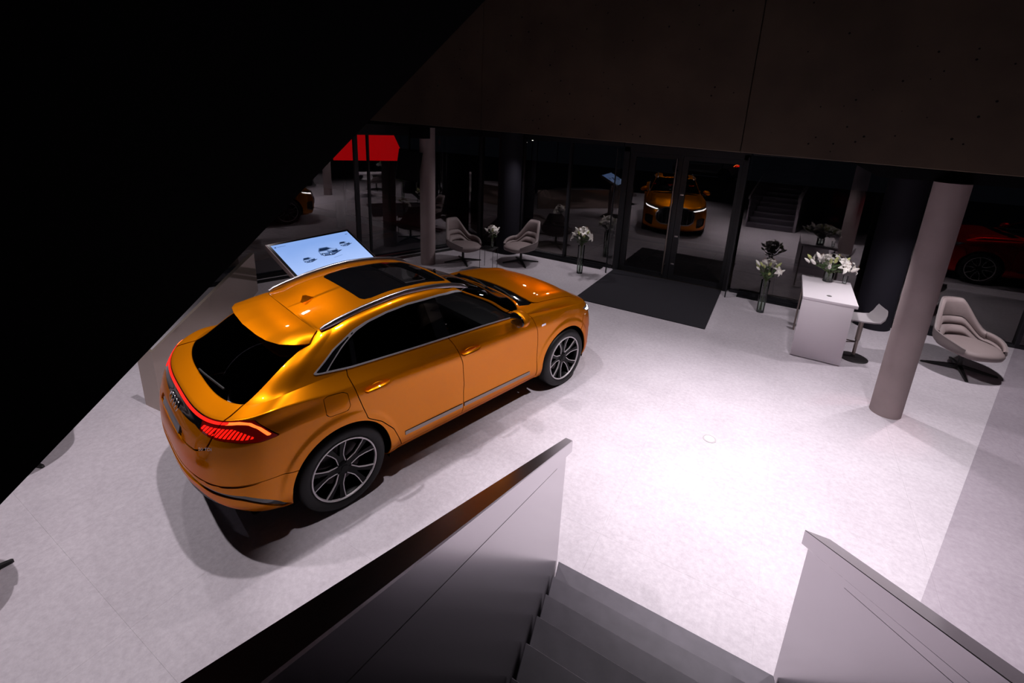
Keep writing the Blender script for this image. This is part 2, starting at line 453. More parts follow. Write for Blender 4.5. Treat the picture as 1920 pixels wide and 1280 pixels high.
# door portal and two leaves
XL, XR, XM = -3.27, -0.70, -1.985
dp = empty('trim_3'); tag(dp, kind='structure')
bar('portal_post', (XL, YF), (XL + 0.13, YF), 0.0, ZH, 0.16, M['frame'], dp)
bar('portal_post', (XR - 0.11, YF), (XR, YF), 0.0, ZH, 0.16, M['frame'], dp)
bar('portal_head', (XL, YF), (XR, YF), 2.78, 3.12, 0.16, M['frame'], dp)
bar('threshold', (XL + .13, YF - 0.02), (XR - .11, YF - 0.02), 0.0, 0.018, 0.10, M['steel'], dp)
def door(name, x0, x1, stile_l, stile_r):
    e = empty(name); tag(e, kind='structure')
    bar('stile', (x0, YF), (x0 + stile_l, YF), 0.022, 2.775, 0.07, M['frame'], e)
    bar('stile', (x1 - stile_r, YF), (x1, YF), 0.022, 2.775, 0.07, M['frame'], e)
    bar('bottom_rail', (x0 + stile_l, YF), (x1 - stile_r, YF), 0.022, 0.13, 0.07, M['frame'], e)
    bar('top_rail', (x0 + stile_l, YF), (x1 - stile_r, YF), 2.68, 2.775, 0.07, M['frame'], e)
    pane('pane', (x0 + stile_l, YF), (x1 - stile_r, YF), 0.13, 2.68, M['facade'], e)
    return e
d1 = door('door_1', XL + 0.135, XM - 0.004, 0.13, 0.10)
d2 = door('door_2', XM + 0.004, XR - 0.115, 0.12, 0.07)
bm = bmesh.new(); tube(bm, [(-2.10, YF - 0.10, 0.12), (-2.10, YF - 0.10, 2.70)], 0.018, 12)
for z in (0.35, 1.35, 2.45): tube(bm, [(-2.10, YF - 0.10, z), (-2.06, YF - 0.036, z)], 0.010, 8)
h = bm_obj('pull_handle', bm, M['steel'], d1)
for z in (0.38, 1.02, 1.95):
    box_obj('lock_plate', (-1.915, YF - 0.041, z), (0.07, 0.012, 0.035), M['satin'], d2, bev=0.003)
# glass fins that flank the entrance
for nm, x in (('window_6', -3.30), ('window_7', -0.70)):
    e = empty(nm); tag(e, kind='structure')
    pane('pane', (x, YF - 0.45), (x, YF - 0.09), 0.01, 2.85, M['finglass'], e)
    bar('edge_profile', (x - 0.011, YF - 0.46), (x + 0.011, YF - 0.46), 0.0, 2.86, 0.03, M['frame'], e)
# black floor grilles along the glass
def grille_strip(name, x0, x1, y0, y1):
    e = empty(name); tag(e, kind='structure')
    box_obj('grille_bed', ((x0 + x1) / 2, (y0 + y1) / 2, 0.004), (x1 - x0, y1 - y0, 0.008), M['black'], e)
    n = 6
    for i in range(n):
        y = y0 + (i + .5) * (y1 - y0) / n
        box_obj('grille_bar', ((x0 + x1) / 2, y, 0.012), (x1 - x0, 0.012, 0.010), M['frame'], e)
grille_strip('trim_4', -7.0, -3.50, 10.33, 10.54)
grille_strip('trim_5', -0.50, 3.66, 10.33, 10.54)
e = empty('trim_6'); tag(e, kind='structure')
for off in (0.14, 0.20, 0.26): bar('grille_bar', (lp(4.9) + .02, 4.9), (lp(10.2) + .02, 10.2), 0.0, 0.014, 0.05, M['frame'], e, off=-off)

# low polished wall left of the car
bm = bmesh.new(); prism(bm, [(-5.95, 2.03), (-5.64, 2.06), (-8.34, 4.88), (-8.40, 4.83), (-5.70, 2.09), (-5.95, 2.09)], 0.0, 0.75)
lw = bm_obj('wall_left', bm, M['coated'], smooth=False); tag(lw, kind='structure')
# ------------------------------------------------------------------ columns
def column(name, x, y, r, z1, m, label):
    bm = bmesh.new()
    rings = lathe(bm, [(r, 0.0), (r, z1)], 48)
    bm.faces.new(rings[0][::-1]); bm.faces.new(rings[-1])
    o = bm_obj(name, bm, m); o.location = (x, y, 0)
    return tag(o, label, 'column')
column('round_column', 1.585, 6.90, 0.165, 2.90, M['column'], 'thick slanting-looking pale concrete column standing free on the floor at the right')
column('round_column', -6.99, 8.20, 0.17, 3.12, M['column'], 'slim pale concrete column behind the tilted touch screen, left of the armchairs')
column('round_column', 1.80, 10.27, 0.29, 2.90, M['darkcol'], 'dark column against the glass behind the bar stool')
column('round_column', -6.05, 10.24, 0.29, 3.12, M['darkcol'], 'dark column against the glass behind the two armchairs')

# ------------------------------------------------------------------ staircase
st = empty('staircase', (0, 0, 0)); tag(st, 'dark grey stone staircase with solid side parapets in the foreground', 'staircase')
def xl(y): return -1.0 - 0.245 * (y - 2.62)
def xr(y): return 0.455 - 0.240 * (y - 2.68)
RISE, GO = 0.166, 0.262
for k in range(1, 14):
    y1 = 2.632 - GO * (k - 1); y0 = y1 - GO - 0.03; z1 = RISE * k
    bm = bmesh.new()
    prism(bm, [(xl(y0) + .012, y0), (xr(y0) - .012, y0), (xr(y1) - .012, y1), (xl(y1) + .012, y1)], z1 - RISE - (0.02 if k > 1 else -0.0), z1)
    if k > 1: pass
    bmesh.ops.bevel(bm, geom=bm.edges[:], offset=0.004, segments=1, affect='EDGES')
    bm_obj('step', bm, M['tread'], st, smooth=False)
def parapet(side):
    xf = xl if side < 0 else xr
    s = side
    yend, ycap = (2.62, 2.775) if s < 0 else (2.66, 2.70)
    zt = (lambda x, y: 1.133 + 0.635 * (2.769 - y)) if s < 0 else (lambda x, y: 1.228 + 0.63 * (2.661 - y))
    yb = -1.4
    th = 0.04 if s < 0 else 0.085
    pts = [(xf(yb), yb), (xf(yend), yend), (xf(yend) + s * th, yend), (xf(yb) + s * th, yb)]
    if s > 0: pts = pts[::-1]
    bm = bmesh.new(); prism(bm, pts, 0.0, lambda x, y: zt(x, y) - 0.10)
    bm_obj('parapet_panel', bm, M['panelgrey'], st, smooth=False)
    i, w = 0.02, th + (0.004 if s < 0 else 0.02)
    pts = [(xf(yb) - s * i, yb), (xf(ycap) - s * i, ycap), (xf(ycap) + s * w, ycap + 0.015), (xf(yb) + s * w, yb)]
    if s > 0: pts = pts[::-1]
    bm = bmesh.new(); prism(bm, pts, lambda x, y: zt(x, y) - 0.098, zt)
    bmesh.ops.bevel(bm, geom=bm.edges[:], offset=0.003, segments=1, affect='EDGES')
    top = bm_obj('parapet_cap', bm, M['panelgrey'], st, smooth=False)
    top.data.materials.append(M['cap'])
    for p in top.data.polygons:
        if p.normal.z > 0.6: p.material_index = 1  # upward faces get the painted-in dark ceiling reflection
    # seam strip between panel sheets
    bm = bmesh.new(); prism(bm, [(xf(yb) - s * .0004, yb), (xf(2.25) - s * .0004, 2.25), (xf(2.25) + s * .02, 2.25), (xf(yb) + s * .02, yb)][::(1 if s < 0 else -1)], lambda x, y: zt(x, y) - 0.150, lambda x, y: zt(x, y) - 0.148)
    bm_obj('shadow_seam', bm, M['black'], st, smooth=False)
parapet(-1); parapet(1)
# upper flight: black solid stringer that hangs into the picture at the top left
bm = bmesh.new()
ol = [(-0.6, 1.737), (2.75, 4.263), (2.75, 5.9), (-0.6, 5.9)]
a = [bm.verts.new((-1.6, y, z)) for y, z in ol]; b = [bm.verts.new((-1.74, y, z)) for y, z in ol]
bm.faces.new(a); bm.faces.new(b[::-1])
for i in range(4): bm.faces.new((a[i], b[i], b[(i + 1) % 4], a[(i + 1) % 4]))
us = bm_obj('upper_staircase', bm, M['fascia'], smooth=False)
tag(us, 'black side of the upper staircase flight filling the top left corner', 'staircase')

# ------------------------------------------------------------------ car body surface
def pchip_slopes(h,d):
    # h (n-1), d (n-1,...) secants
    n=len(h)+1
    m=np.zeros((n,)+d.shape[1:])
    hh=h.reshape((-1,)+(1,)*(d.ndim-1))
    for i in range(1,n-1):
        a,b=d[i-1],d[i]; w1=2*hh[i]+hh[i-1]; w2=hh[i]+2*hh[i-1]
        ok=(a*b)>0
        aa=np.where(ok,a,1);bb=np.where(ok,b,1)
        m[i]=np.where(ok,(w1+w2)/(w1/aa+w2/bb),0)
    m[0]=d[0];m[-1]=d[-1]
    return m
def pchip(xs,ys,x):
    xs=np.asarray(xs,float);ys=np.asarray(ys,float)
    h=np.diff(xs);d=np.diff(ys,axis=0)/h.reshape((-1,)+(1,)*(ys.ndim-1))
    m=pchip_slopes(h,d)
    x=np.asarray(x,float);i=np.clip(np.searchsorted(xs,x)-1,0,len(xs)-2)
    sh=(-1,)+(1,)*(ys.ndim-1)
    t=((x-xs[i])/h[i]);t=np.clip(t,-.3,1.3).reshape(sh);H=h[i].reshape(sh)
    return (2*t**3-3*t**2+1)*ys[i]+(t**3-2*t**2+t)*H*m[i]+(-2*t**3+3*t**2)*ys[i+1]+(t**3-t**2)*H*m[i+1]
def keyf(keys,x):
    k=sorted(keys);a=np.array([p[0] for p in k]);b=np.array([p[1] for p in k])
    return pchip(a,b,np.clip(x,a[0],a[-1]))
NF,NS,NR=48,210,84
_t=np.linspace(0,1,400)*np.pi/2
def _theta(n,p,asp):
    c=np.cos(_t)**(2/p);s=np.sin(_t)**(2/p)*asp
    L=np.r_[0,np.cumsum(np.hypot(np.diff(c),np.diff(s)))];L/=L[-1]
    return np.interp(np.linspace(0,1,n+1),L,_t)
THF=_theta(NF,2.8,1.6);THR=_theta(NR,3.0,1.3)
Q=np.r_[np.linspace(0,1,NF+1)[:-1],1+np.linspace(0,1,NS+1)[:-1],2+np.linspace(0,1,NR+1)]
def ring(zk,wk,xa,xf,pf,xb,xr,pr):
    c=np.cos(THF[:-1]);s=np.sin(THF[:-1])
    wa=keyf(wk,np.array([xa]))[0];wb=keyf(wk,np.array([xb]))[0]
    x1=xa+(xf-xa)*np.abs(c)**(2/pf);y1=wa*np.abs(s)**(2/pf)
    x2=xa+(xb-xa)*np.linspace(0,1,NS+1)[:-1];y2=keyf(wk,x2)
    th=THR[::-1]
    c=np.cos(th);s=np.sin(th)
    c[0]=0;s[-1]=0
    x3=xb+(xr-xb)*np.abs(c)**(2/pr);y3=wb*np.abs(s)**(2/pr)
    x=np.r_[x1,x2,x3];y=np.r_[y1,y2,y3]
    return np.c_[x,y,keyf(zk,x)]
A=dict(xa=3.2,xb=-.35)
ROWS=[]
def row(t,zk,wk,xf,xr,pf=2.8,pr=3.2,xa=3.2,xb=-.35): ROWS.append((t,ring(zk,wk,xa,xf,pf,xb,xr,pr)))
row(0,[(-.9,.37),(-.4,.25),(3.2,.24),(3.8,.21)],[(0,.83),(3,.83)],3.78,-.82)
row(.11,[(-.95,.42),(-.45,.31),(.5,.29),(2.5,.29),(3.3,.28),(3.87,.27)],[(-.35,.94),(.5,.915),(2.5,.915),(3.2,.93)],3.87,-.94)
row(.26,[(-1.03,.50),(-.45,.45),(.5,.43),(2.5,.43),(3.3,.42),(3.91,.41)],[(-.35,.975),(0,.975),(.5,.962),(1.2,.958),(2.4,.96),(3,.972),(3.2,.962)],3.91,-1.02)
row(.45,[(-1.04,.63),(-.4,.62),(3.2,.60),(3.92,.56)],[(-.35,.978),(0,.978),(.5,.952),(1.2,.944),(2.3,.948),(3,.972),(3.2,.962)],3.92,-1.04)
row(.65,[(-1.03,.78),(-.4,.81),(1,.80),(3.2,.79),(3.9,.70)],[(-.35,.978),(0,.978),(.5,.955),(1.2,.951),(2.3,.953),(3,.972),(3.2,.960)],3.895,-1.035)
row(.82,[(-1.0,.955),(-.7,.97),(-.3,1.0),(.5,.985),(1.2,.97),(2.4,.96),(3,.95),(3.4,.90),(3.86,.82)],[(-.35,.978),(0,.975),(.45,.962),(1.2,.960),(2.2,.960),(2.7,.970),(3.2,.948)],3.855,-.99)
row(.91,[(-.96,1.035),(-.7,1.085),(-.3,1.11),(.5,1.075),(1.2,1.06),(2.4,1.05),(3,1.035),(3.4,.975),(3.82,.90)],[(-.35,.952),(0,.955),(.45,.948),(1.2,.945),(2.2,.944),(2.7,.954),(3.2,.930)],3.815,-.95)
row(1.0,[(-.90,1.122),(-.85,1.13),(-.7,1.165),(-.5,1.192),(-.3,1.175),(0,1.145),(.45,1.135),(1.2,1.122),(2.2,1.10),(2.6,1.11),(3,1.085),(3.3,1.05),(3.55,1.01),(3.75,.965)],[(-.35,.948),(0,.938),(.45,.922),(1.2,.918),(2.2,.916),(2.6,.924),(3,.92),(3.2,.90)],3.75,-.90,2.7,3.0)
R8=ring([(-.76,1.15),(-.60,1.19),(-.35,1.232),(.1,1.25),(.6,1.235),(1.2,1.207),(2.1,1.165),(2.48,1.225)],[(-.35,.845),(.2,.85),(1.2,.86),(2.1,.845)],2.1,2.48,2.6,-.3,-.755,3.0)
GT=ring([(-.03,1.582),(.0,1.562),(.03,1.556),(.10,1.565),(.26,1.605),(.52,1.65),(.86,1.68),(1.2,1.665),(1.38,1.63),(1.54,1.625)],[(.1,.60),(.4,.64),(1.1,.645),(1.38,.625)],1.38,1.54,3.0,.12,-.03,4.5)
GM=.5*(R8+GT); 
T8,TM,TG=1.12,1.34,1.56
ROWS.append((T8,R8))
nm=GM.copy();nm[:,2]=0;nm[:,0]-=.8;nm/=np.maximum(np.linalg.norm(nm,axis=1,keepdims=True),1e-6)
side=np.where((Q>=1)&(Q<=2),1.,.5)[:,None]
n2=np.c_[np.where(Q<1,np.cos(Q*np.pi/2),np.where(Q>2,-np.sin((Q-2)*np.pi/2),0)),np.where(Q<1,np.sin(Q*np.pi/2),np.where(Q>2,np.cos((Q-2)*np.pi/2),1)),np.full(len(Q),.45)]
ROWS.append((TM,GM+n2*.018))
ROWS.append((TG,GT))
def roofz(x): return keyf([(-.1,1.575),(.16,1.617),(.5,1.675),(.86,1.712),(1.25,1.700),(1.54,1.645)],x)
def roofrow(f):
    P=GT.copy();y0=P[:,1].copy();P[:,1]=y0*(1-f)
    ed=np.minimum(y0/.6,1)
    zc=roofz(P[:,0]); 
    P[:,2]=GT[:,2]+(zc-GT[:,2])*(1-(1-f)**2.2)
    return P
TR=TG+.3
for f,t in ((.12,.05),(.4,.14),(.7,.22),(1.,.3)): ROWS.append((TG+t,roofrow(f)))
T=np.array([r[0] for r in ROWS]);G=np.array([r[1] for r in ROWS])
seg=[3,6,9,10,10,11,9,8,9,9,3,6,6,6]
V=np.concatenate([np.linspace(T[i],T[i+1],seg[i]+1)[:-1] for i in range(len(seg))]+[[T[-1]]])
P=pchip(T,G,V)   # (nv,nu,3)
# hood: replace z between rows 7 and 8 on the front fan by a crowned surface
def hoodz(x,y):
    zc=keyf([(2.3,1.235),(2.6,1.24),(3.0,1.218),(3.3,1.17),(3.5,1.115),(3.65,1.04),(3.76,.965)],x)
    r=y/.76
    return zc-.05*np.clip(r,0,1.4)**2.2+.018*np.exp(-((y-.66)/.10)**2)
i7=int(np.argmin(abs(V-1.0)));i8=int(np.argmin(abs(V-T8)))
for i in range(i7+1,i8):
    f=(V[i]-1.0)/(T8-1.0)
    m=np.ones(len(Q),bool)
    x=P[i7][:,0]+(P[i8][:,0]-P[i7][:,0])*f; y=P[i7][:,1]+(P[i8][:,1]-P[i7][:,1])*f
    lin=P[i7][:,2]+(P[i8][:,2]-P[i7][:,2])*f
    b=np.clip((1-Q)/.22,0,1);b=b*b*(3-2*b)
    e=np.minimum(1,np.minimum(f,1-f)/.25); e=e*e*(3-2*e)
    z=lin*(1-b*e)+hoodz(x,y)*b*e
    P[i][m,0]=x[m];P[i][m,1]=y[m];P[i][m,2]=z[m]
RA=.445
for xw in (0.,2.995):
    d=np.hypot(P[...,0]-xw,P[...,2]-.393)
    ok=(V[:,None]<.86)&(np.abs(P[...,1])>.6)
    f=np.clip((RA+.10-d)/.035,0,1);f=f*f*(3-2*f)
    P[...,1]+=np.where(ok,f*.011,0)
def _nrm(P):
    du=np.gradient(P,axis=1);dv=np.gradient(P,axis=0)
    n=np.cross(du,dv);n/=np.maximum(np.linalg.norm(n,axis=-1,keepdims=True),1e-9)
    return n
def normals(P):
    return _nrm(P)
# hard crease along the belt line: the ring is doubled, each copy with the normals of its own side
NLO=_nrm(P[:i8+1]);NUP=_nrm(P[i8:])
_w=np.clip((Q-.93)/.05,0,1)[:,None]
_avg=NLO[-1]+NUP[0];_avg/=np.maximum(np.linalg.norm(_avg,axis=1,keepdims=True),1e-9)
NLO[-1]=_avg*(1-_w)+NLO[-1]*_w;NUP[0]=_avg*(1-_w)+NUP[0]*_w
P=np.concatenate([P[:i8+1],P[i8:]]);NRM=np.concatenate([NLO,NUP])
V=np.concatenate([V[:i8],[T8-1e-6],[T8+1e-6],V[i8+1:]])

# ------------------------------------------------------------------ cutting the car surface into panels
NRM[-1] = (0, 0, 1)
NRM[:, 0, 1] = 0; NRM[:, -1, 1] = 0
nv, nu = P.shape[:2]
_j, _i = np.meshgrid(np.arange(nu), np.arange(nv))
ATT = np.concatenate([P, NRM, Q[_j][..., None], V[_i][..., None]], -1).reshape(-1, 8)
if ATT[20 * nu + 120, 4] < 0: ATT[:, 3:6] *= -1
AT = [ATT[k] for k in range(len(ATT))]
idx = lambda i, j: i * nu + j
GRID = [(idx(i, j), idx(i + 1, j), idx(i + 1, j + 1), idx(i, j + 1)) for i in range(nv - 1) if i != i8 for j in range(nu - 1)]
def sdf(poly, X, Y):
    """signed distance to a closed polygon, positive inside"""
    pts = np.asarray(poly, float); n = len(pts)
    d = np.full(X.shape, 1e18); ins = np.zeros(X.shape, bool)
    for i in range(n):
        ax, ay = pts[i]; bx, by = pts[(i + 1) % n]
        ex, ey = bx - ax, by - ay
        wx, wy = X - ax, Y - ay
        t = np.clip((wx * ex + wy * ey) / max(ex * ex + ey * ey, 1e-12), 0, 1)
        d = np.minimum(d, (wx - ex * t) ** 2 + (wy - ey * t) ** 2)
        c = ((ay <= Y) & (by > Y)) | ((by <= Y) & (ay > Y))
        with np.errstate(divide='ignore', invalid='ignore'):
            xi = ax + (Y - ay) / (by - ay if by != ay else 1e-12) * ex
        ins ^= c & (X < xi)
    return np.where(ins, 1, -1) * np.sqrt(d)
def split(polys, f, level=0.0):
    """cut polygons along f == level; returns (f > level, f < level)"""
    A = np.array(AT); val = list(f(A) - level)
    pos, neg, cache = [], [], {}
    for pl in polys:
        v = [val[k] for k in pl]
        if min(v) >= -1e-9: pos.append(pl); continue
        if max(v) <= 1e-9: neg.append(pl); continue
        a, b = [], []
        for m in range(len(pl)):
            p, q = pl[m], pl[(m + 1) % len(pl)]; vp, vq = val[p], val[q]
            if vp >= 0: a.append(p)
            if vp <= 0: b.append(p)
            if vp * vq < 0:
                key = (min(p, q), max(p, q))
                if key not in cache:
                    t = vp / (vp - vq)
                    AT.append(AT[p] + (AT[q] - AT[p]) * t); cache[key] = len(AT) - 1; val.append(0.0)
                a.append(cache[key]); b.append(cache[key])
        if len(a) > 2: pos.append(tuple(a))
        if len(b) > 2: neg.append(tuple(b))
    return pos, neg
def carve(polys, f, gap=0.0):
    """returns (inside, outside) with a shut-line gap between them"""
    ins, rest = split(polys, f, gap / 2)
    if gap > 0: _, rest = split(rest, f, -gap / 2)
    return ins, rest
def build(name, polys, m, parent, sides=(1,), edge=0.012, offset=0.0, flange_mat=None):
    """mesh from panel polygons; sides: 1 = left (as built), -1 = mirrored to the right"""
    used = sorted({k for p in polys for k in p})
    mp = {k: i for i, k in enumerate(used)}
    A = np.array([AT[k] for k in used])
    co, nr, faces = [], [], []
    base = 0
    cnt = {}
    for p in polys:
        for i in range(len(p)):
            e = (min(p[i], p[(i + 1) % len(p)]), max(p[i], p[(i + 1) % len(p)])); cnt[e] = cnt.get(e, 0) + 1
    loops = []
    for s in sides:
        n = A[:, 3:6] / np.maximum(np.linalg.norm(A[:, 3:6], axis=1, keepdims=True), 1e-9)
        v = A[:, :3] + n * offset
        v = v * np.array([1, s, 1]); n = n * np.array([1, s, 1])
        co.append(v); b0 = base; base += len(v)
        inn = v - n * edge
        co.append(inn); b1 = base; base += len(v)
        for p in polys:
            q = [mp[k] for k in p]
            if s > 0: q = q[::-1]
            faces.append([b0 + k for k in q]); loops += [tuple(n[k]) for k in q]
        if edge > 0:
            for p in polys:
                for i in range(len(p)):
                    a, c = p[i], p[(i + 1) % len(p)]
                    if cnt[(min(a, c), max(a, c))] != 1: continue
                    a, c = mp[a], mp[c]
                    if len(sides) == 2 and abs(v[a][1]) < 1e-6 and abs(v[c][1]) < 1e-6: continue
                    q = [b0 + a, b0 + c, b1 + c, b1 + a]
                    if s < 0: q = q[::-1]
                    fn = np.cross(v[c] - v[a], inn[a] - v[a]); L = np.linalg.norm(fn); fn = fn / L if L > 1e-12 else np.array([0, 0, 1.])
                    if s < 0: fn = -fn
                    faces.append(q); loops += [tuple(fn)] * 4
    co = np.concatenate(co)
    keep = sorted({k for f in faces for k in f}); rm = {k: i for i, k in enumerate(keep)}
    me = bpy.data.meshes.new(name)
    me.from_pydata(co[keep].tolist(), [], [[rm[k] for k in f] for f in faces])
    me.polygons.foreach_set('use_smooth', [True] * len(me.polygons))
    me.update()
    try: me.normals_split_custom_set(loops)
    except Exception as ex: print('normals', name, ex)
    return link(name, me, m, parent)
X_, Y_, Z_, Q_, V_ = 0, 1, 2, 6, 7
GAP = 0.008
car = empty('car', (-3.795, 2.498, 0), math.radians(75.55), 'orange coupe-style sport utility car with black privacy glass standing on the showroom floor', 'car')

body = [p for p in GRID]
# wheel arches
for xw in (0.0, 2.995):
    f = lambda A, xw=xw: np.where(A[:, V_] < 0.95, RA - np.hypot(A[:, X_] - xw, A[:, Z_] - 0.393), -1.0)
    _, body = split(body, f)
hull = [p for p in body if AT[p[0]][V_] < T8 - 0.02 and min(math.hypot(AT[p[0]][X_] - xw, AT[p[0]][Z_] - .393) for xw in (0., 2.995)) > RA + .15]
roof, low = split(body, lambda A: A[:, V_] - TG)
green, low = split(low, lambda A: A[:, V_] - T8)
# --- hood and cowl
top, low = split(low, lambda A: np.minimum(A[:, V_] - 1.0, (0.999 - A[:, Q_]) * 0.5))
hood_poly = [(2.645, -1), (2.645, 0), (2.63, .3), (2.59, .6), (2.55, .715), (2.58, .76), (2.98, .775), (3.43, .77), (3.64, .755), (3.9, .74), (3.9, -1)]
hood, top = carve(top, lambda A: sdf(hood_poly, A[:, X_], A[:, Y_]), GAP)
cowl_poly = [(2.2, -1), (2.2, .60), (2.40, .725), (2.556, .735), (2.60, .6), (2.637, .3), (2.65, 0), (2.65, -1)]
cowl, top = carve(top, lambda A: sdf(cowl_poly, A[:, X_], A[:, Y_]), 0.002)
low = low + top
build('hood', hood, M['orange'], car, (1, -1))
build('cowl_panel', cowl, M['gloss'], car, (1, -1), offset=-0.006)
# --- side glazing
WIN = [(-.150, 1.288), (.165, 1.258), (.645, 1.238), (1.22, 1.216), (1.59, 1.198), (2.15, 1.166), (2.19, 1.178), (2.06, 1.29), (1.905, 1.41), (1.715, 1.525), (1.60, 1.572), (1.48, 1.602), (1.185, 1.632), (.815, 1.635), (.585, 1.612), (.38, 1.575), (.255, 1.535), (.17, 1.49), (.05, 1.43), (-.05, 1.36), (-.145, 1.30)]
side_ok = lambda A: np.minimum(A[:, Q_] - 0.86, 2.42 - A[:, Q_])
allup = green + low
def fwin(A): return np.minimum(sdf(WIN, A[:, X_], A[:, Z_]), np.minimum(side_ok(A), A[:, V_] - 1.04))
win, allup = split(allup, fwin)
win2, rest0 = split(roof, fwin)
win += win2; roof = rest0
WIN_IN = [(-.035, 1.290), (.165, 1.271), (.645, 1.251), (1.22, 1.229), (1.59, 1.211), (2.11, 1.180), (2.145, 1.188), (2.04, 1.285), (1.893, 1.396), (1.705, 1.510), (1.595, 1.556), (1.475, 1.586), (1.185, 1.616), (.815, 1.619), (.59, 1.597), (.40, 1.562), (.285, 1.522), (.215, 1.482), (.12, 1.42), (.04, 1.355)]
glassA, trim = split(win, lambda A: np.minimum(sdf(WIN_IN, A[:, X_], A[:, Z_]), fwin(A)))
tcorner, trim = split(trim, lambda A: np.minimum(np.minimum(fwin(A) - .011, -.008 - sdf(WIN_IN, A[:, X_], A[:, Z_])), .42 - A[:, X_]))
BP = [(1.075, 1.1), (1.235, 1.1), (1.10, 1.8), (0.95, 1.8)]
bpil, glassA = carve(glassA, lambda A: sdf(BP, A[:, X_], A[:, Z_]), 0.003)
QP = [(.16, 1.1), (.205, 1.1), (.265, 1.8), (.22, 1.8)]
qpil, glassA = carve(glassA, lambda A: sdf(QP, A[:, X_], A[:, Z_]), 0.003)
gF, gR = split(glassA, lambda A: A[:, X_] - 1.12)
gQ, gR = split(gR, lambda A: 0.21 - A[:, X_])
for s in (-1, 1):
    build('trim_corner', tcorner, M['gloss'], car, (s,), offset=0.001)
    build('window_trim', trim, M['trimsilver'], car, (s,), offset=0.004)
    build('door_pillar', bpil, M['gloss'], car, (s,), offset=-0.002)
    build('glass_divider', qpil, M['gloss'], car, (s,), offset=-0.002)
    build('side_window', gF, M['carglassf'], car, (s,), edge=0)
    build('side_window', gR, M['carglass'], car, (s,), edge=0)
    build('side_window', gQ, M['carglass'], car, (s,), edge=0)
# --- windscreen and rear window
ws, allup = carve(allup, lambda A: np.minimum(np.minimum(A[:, V_] - 1.135, 1.545 - A[:, V_]), (0.80 - A[:, Q_]) * 0.8), 0.004)
build('windscreen', ws, M['carglassf'], car, (1, -1), edge=0)
TAILG = [(2.415, 1.12), (2.43, 1.03), (2.445, .99), (2.49, .87), (2.52, .79), (2.60, .755), (3.2, .745), (3.2, 1.555), (2.33, 1.555)]
tg, allup = carve(allup, lambda A: np.where(A[:, Q_] > 2.2, sdf(TAILG, A[:, Q_], A[:, V_]), -1.0), 0.012)
rg, tg = carve(tg, lambda A: np.minimum(A[:, V_] - 1.125, np.minimum(1.545 - A[:, V_], (A[:, Q_] - 2.415 + .09 * np.clip((A[:, V_] - 1.12) / .43, 0, 1)) * .5)), 0.003)
build('rear_window', rg, M['carglass'], car, (1, -1), edge=0)
tgl = [];
# --- roof
SUN = [(.50, -1), (1.50, -1), (1.50, .36), (1.47, .43), (.58, .45), (.52, .43), (.50, .38)]
sun, roof = carve(roof, lambda A: sdf(SUN, A[:, X_], A[:, Y_]), 0.006)
sunf, sunr = carve(sun, lambda A: A[:, X_] - 0.98, 0.006)
open_poly = [(1.02, -1), (1.40, -1), (1.40, .37), (1.02, .37)]
hole, sunfr = split(sunf, lambda A: sdf(open_poly, A[:, X_], A[:, Y_]))
build('roof_panel', roof, M['orange'], car, (1, -1))
build('sunroof_glass', sunr, M['gloss'], car, (1, -1), offset=-0.003)
build('sunroof_frame', sunfr, M['gloss'], car, (1, -1), offset=-0.003, edge=0.05)
# --- tail lamps, light bar, black band
LAMP = [(2.575, .945), (2.45, .952), (2.36, .945), (2.285, .925), (2.20, .875), (2.118, .815), (2.20, .822), (2.28, .838), (2.36, .855), (2.46, .86), (2.54, .875), (2.60, .90)]
BARP = [(3.2, .963), (2.40, .961), (2.40, .981), (3.2, .982)]
BARE = [(2.40, .955), (2.27, .935), (2.165, .855), (2.135, .838), (2.165, .832), (2.20, .85), (2.28, .895), (2.40, .935)]
BARE = [(2.42, .961), (2.34, .958), (2.28, .945), (2.225, .908), (2.165, .848), (2.140, .846), (2.20, .905), (2.265, .952), (2.34, .978), (2.42, .981)]
HOUS = [(2.62, .99), (2.34, .992), (2.25, .965), (2.10, .822), (2.20, .826), (2.36, .858), (2.48, .872), (2.58, .888), (2.66, .908), (3.2, .862), (3.2, .99)]
qv = lambda poly, k=0.30: (lambda A: np.where((A[:, Q_] > 2.0) & (A[:, V_] < 1.05), sdf([(a * k, b) for a, b in poly], A[:, Q_] * k, A[:, V_]), -1.0))
rear_all = tg + allup
hous, rest = carve(rear_all, qv(HOUS), 0.003)
barl, hous = carve(hous, qv(BARP), 0)
bare, hous = carve(hous, qv(BARE), 0)
ribs = []
lampz, hous = carve(hous, qv([(2.585, .938), (2.45, .938), (2.36, .930), (2.285, .890), (2.225, .856), (2.30, .862), (2.36, .874), (2.46, .884), (2.545, .898), (2.60, .915)]), 0)
# the glowing blades: slanted strips cut out of the lamp field
blades, dark = [], []
NB = 14
for b in range(NB):
    q1 = 2.60 - b * 0.0285; q0 = q1 - 0.0175
    sl = -0.75
    fb = lambda A, q0=q0, q1=q1: np.minimum(A[:, Q_] + (0.90 - A[:, V_]) * sl - q0, q1 - A[:, Q_] - (0.90 - A[:, V_]) * sl)
    a, lampz = split(lampz, fb)
    if a: blades.append(a)
band, lens = split(hous, lambda A: (A[:, Q_] - 2.60) * 0.3)
build('black_band', band, M['gloss'], car, (1, -1))
build('light_bar', barl, M['barlit'], car, (1, -1), offset=0.004)
for s in (-1, 1):
    tl = build('tail_lamp', lens + lampz, M['redlens'], car, (s,))
    build('lamp_bar_end', bare, M['barend'], tl, (s,), offset=0.006)
    for a in blades: build('lamp_blade', a, M['redlit'], tl, (s,), offset=0.005)
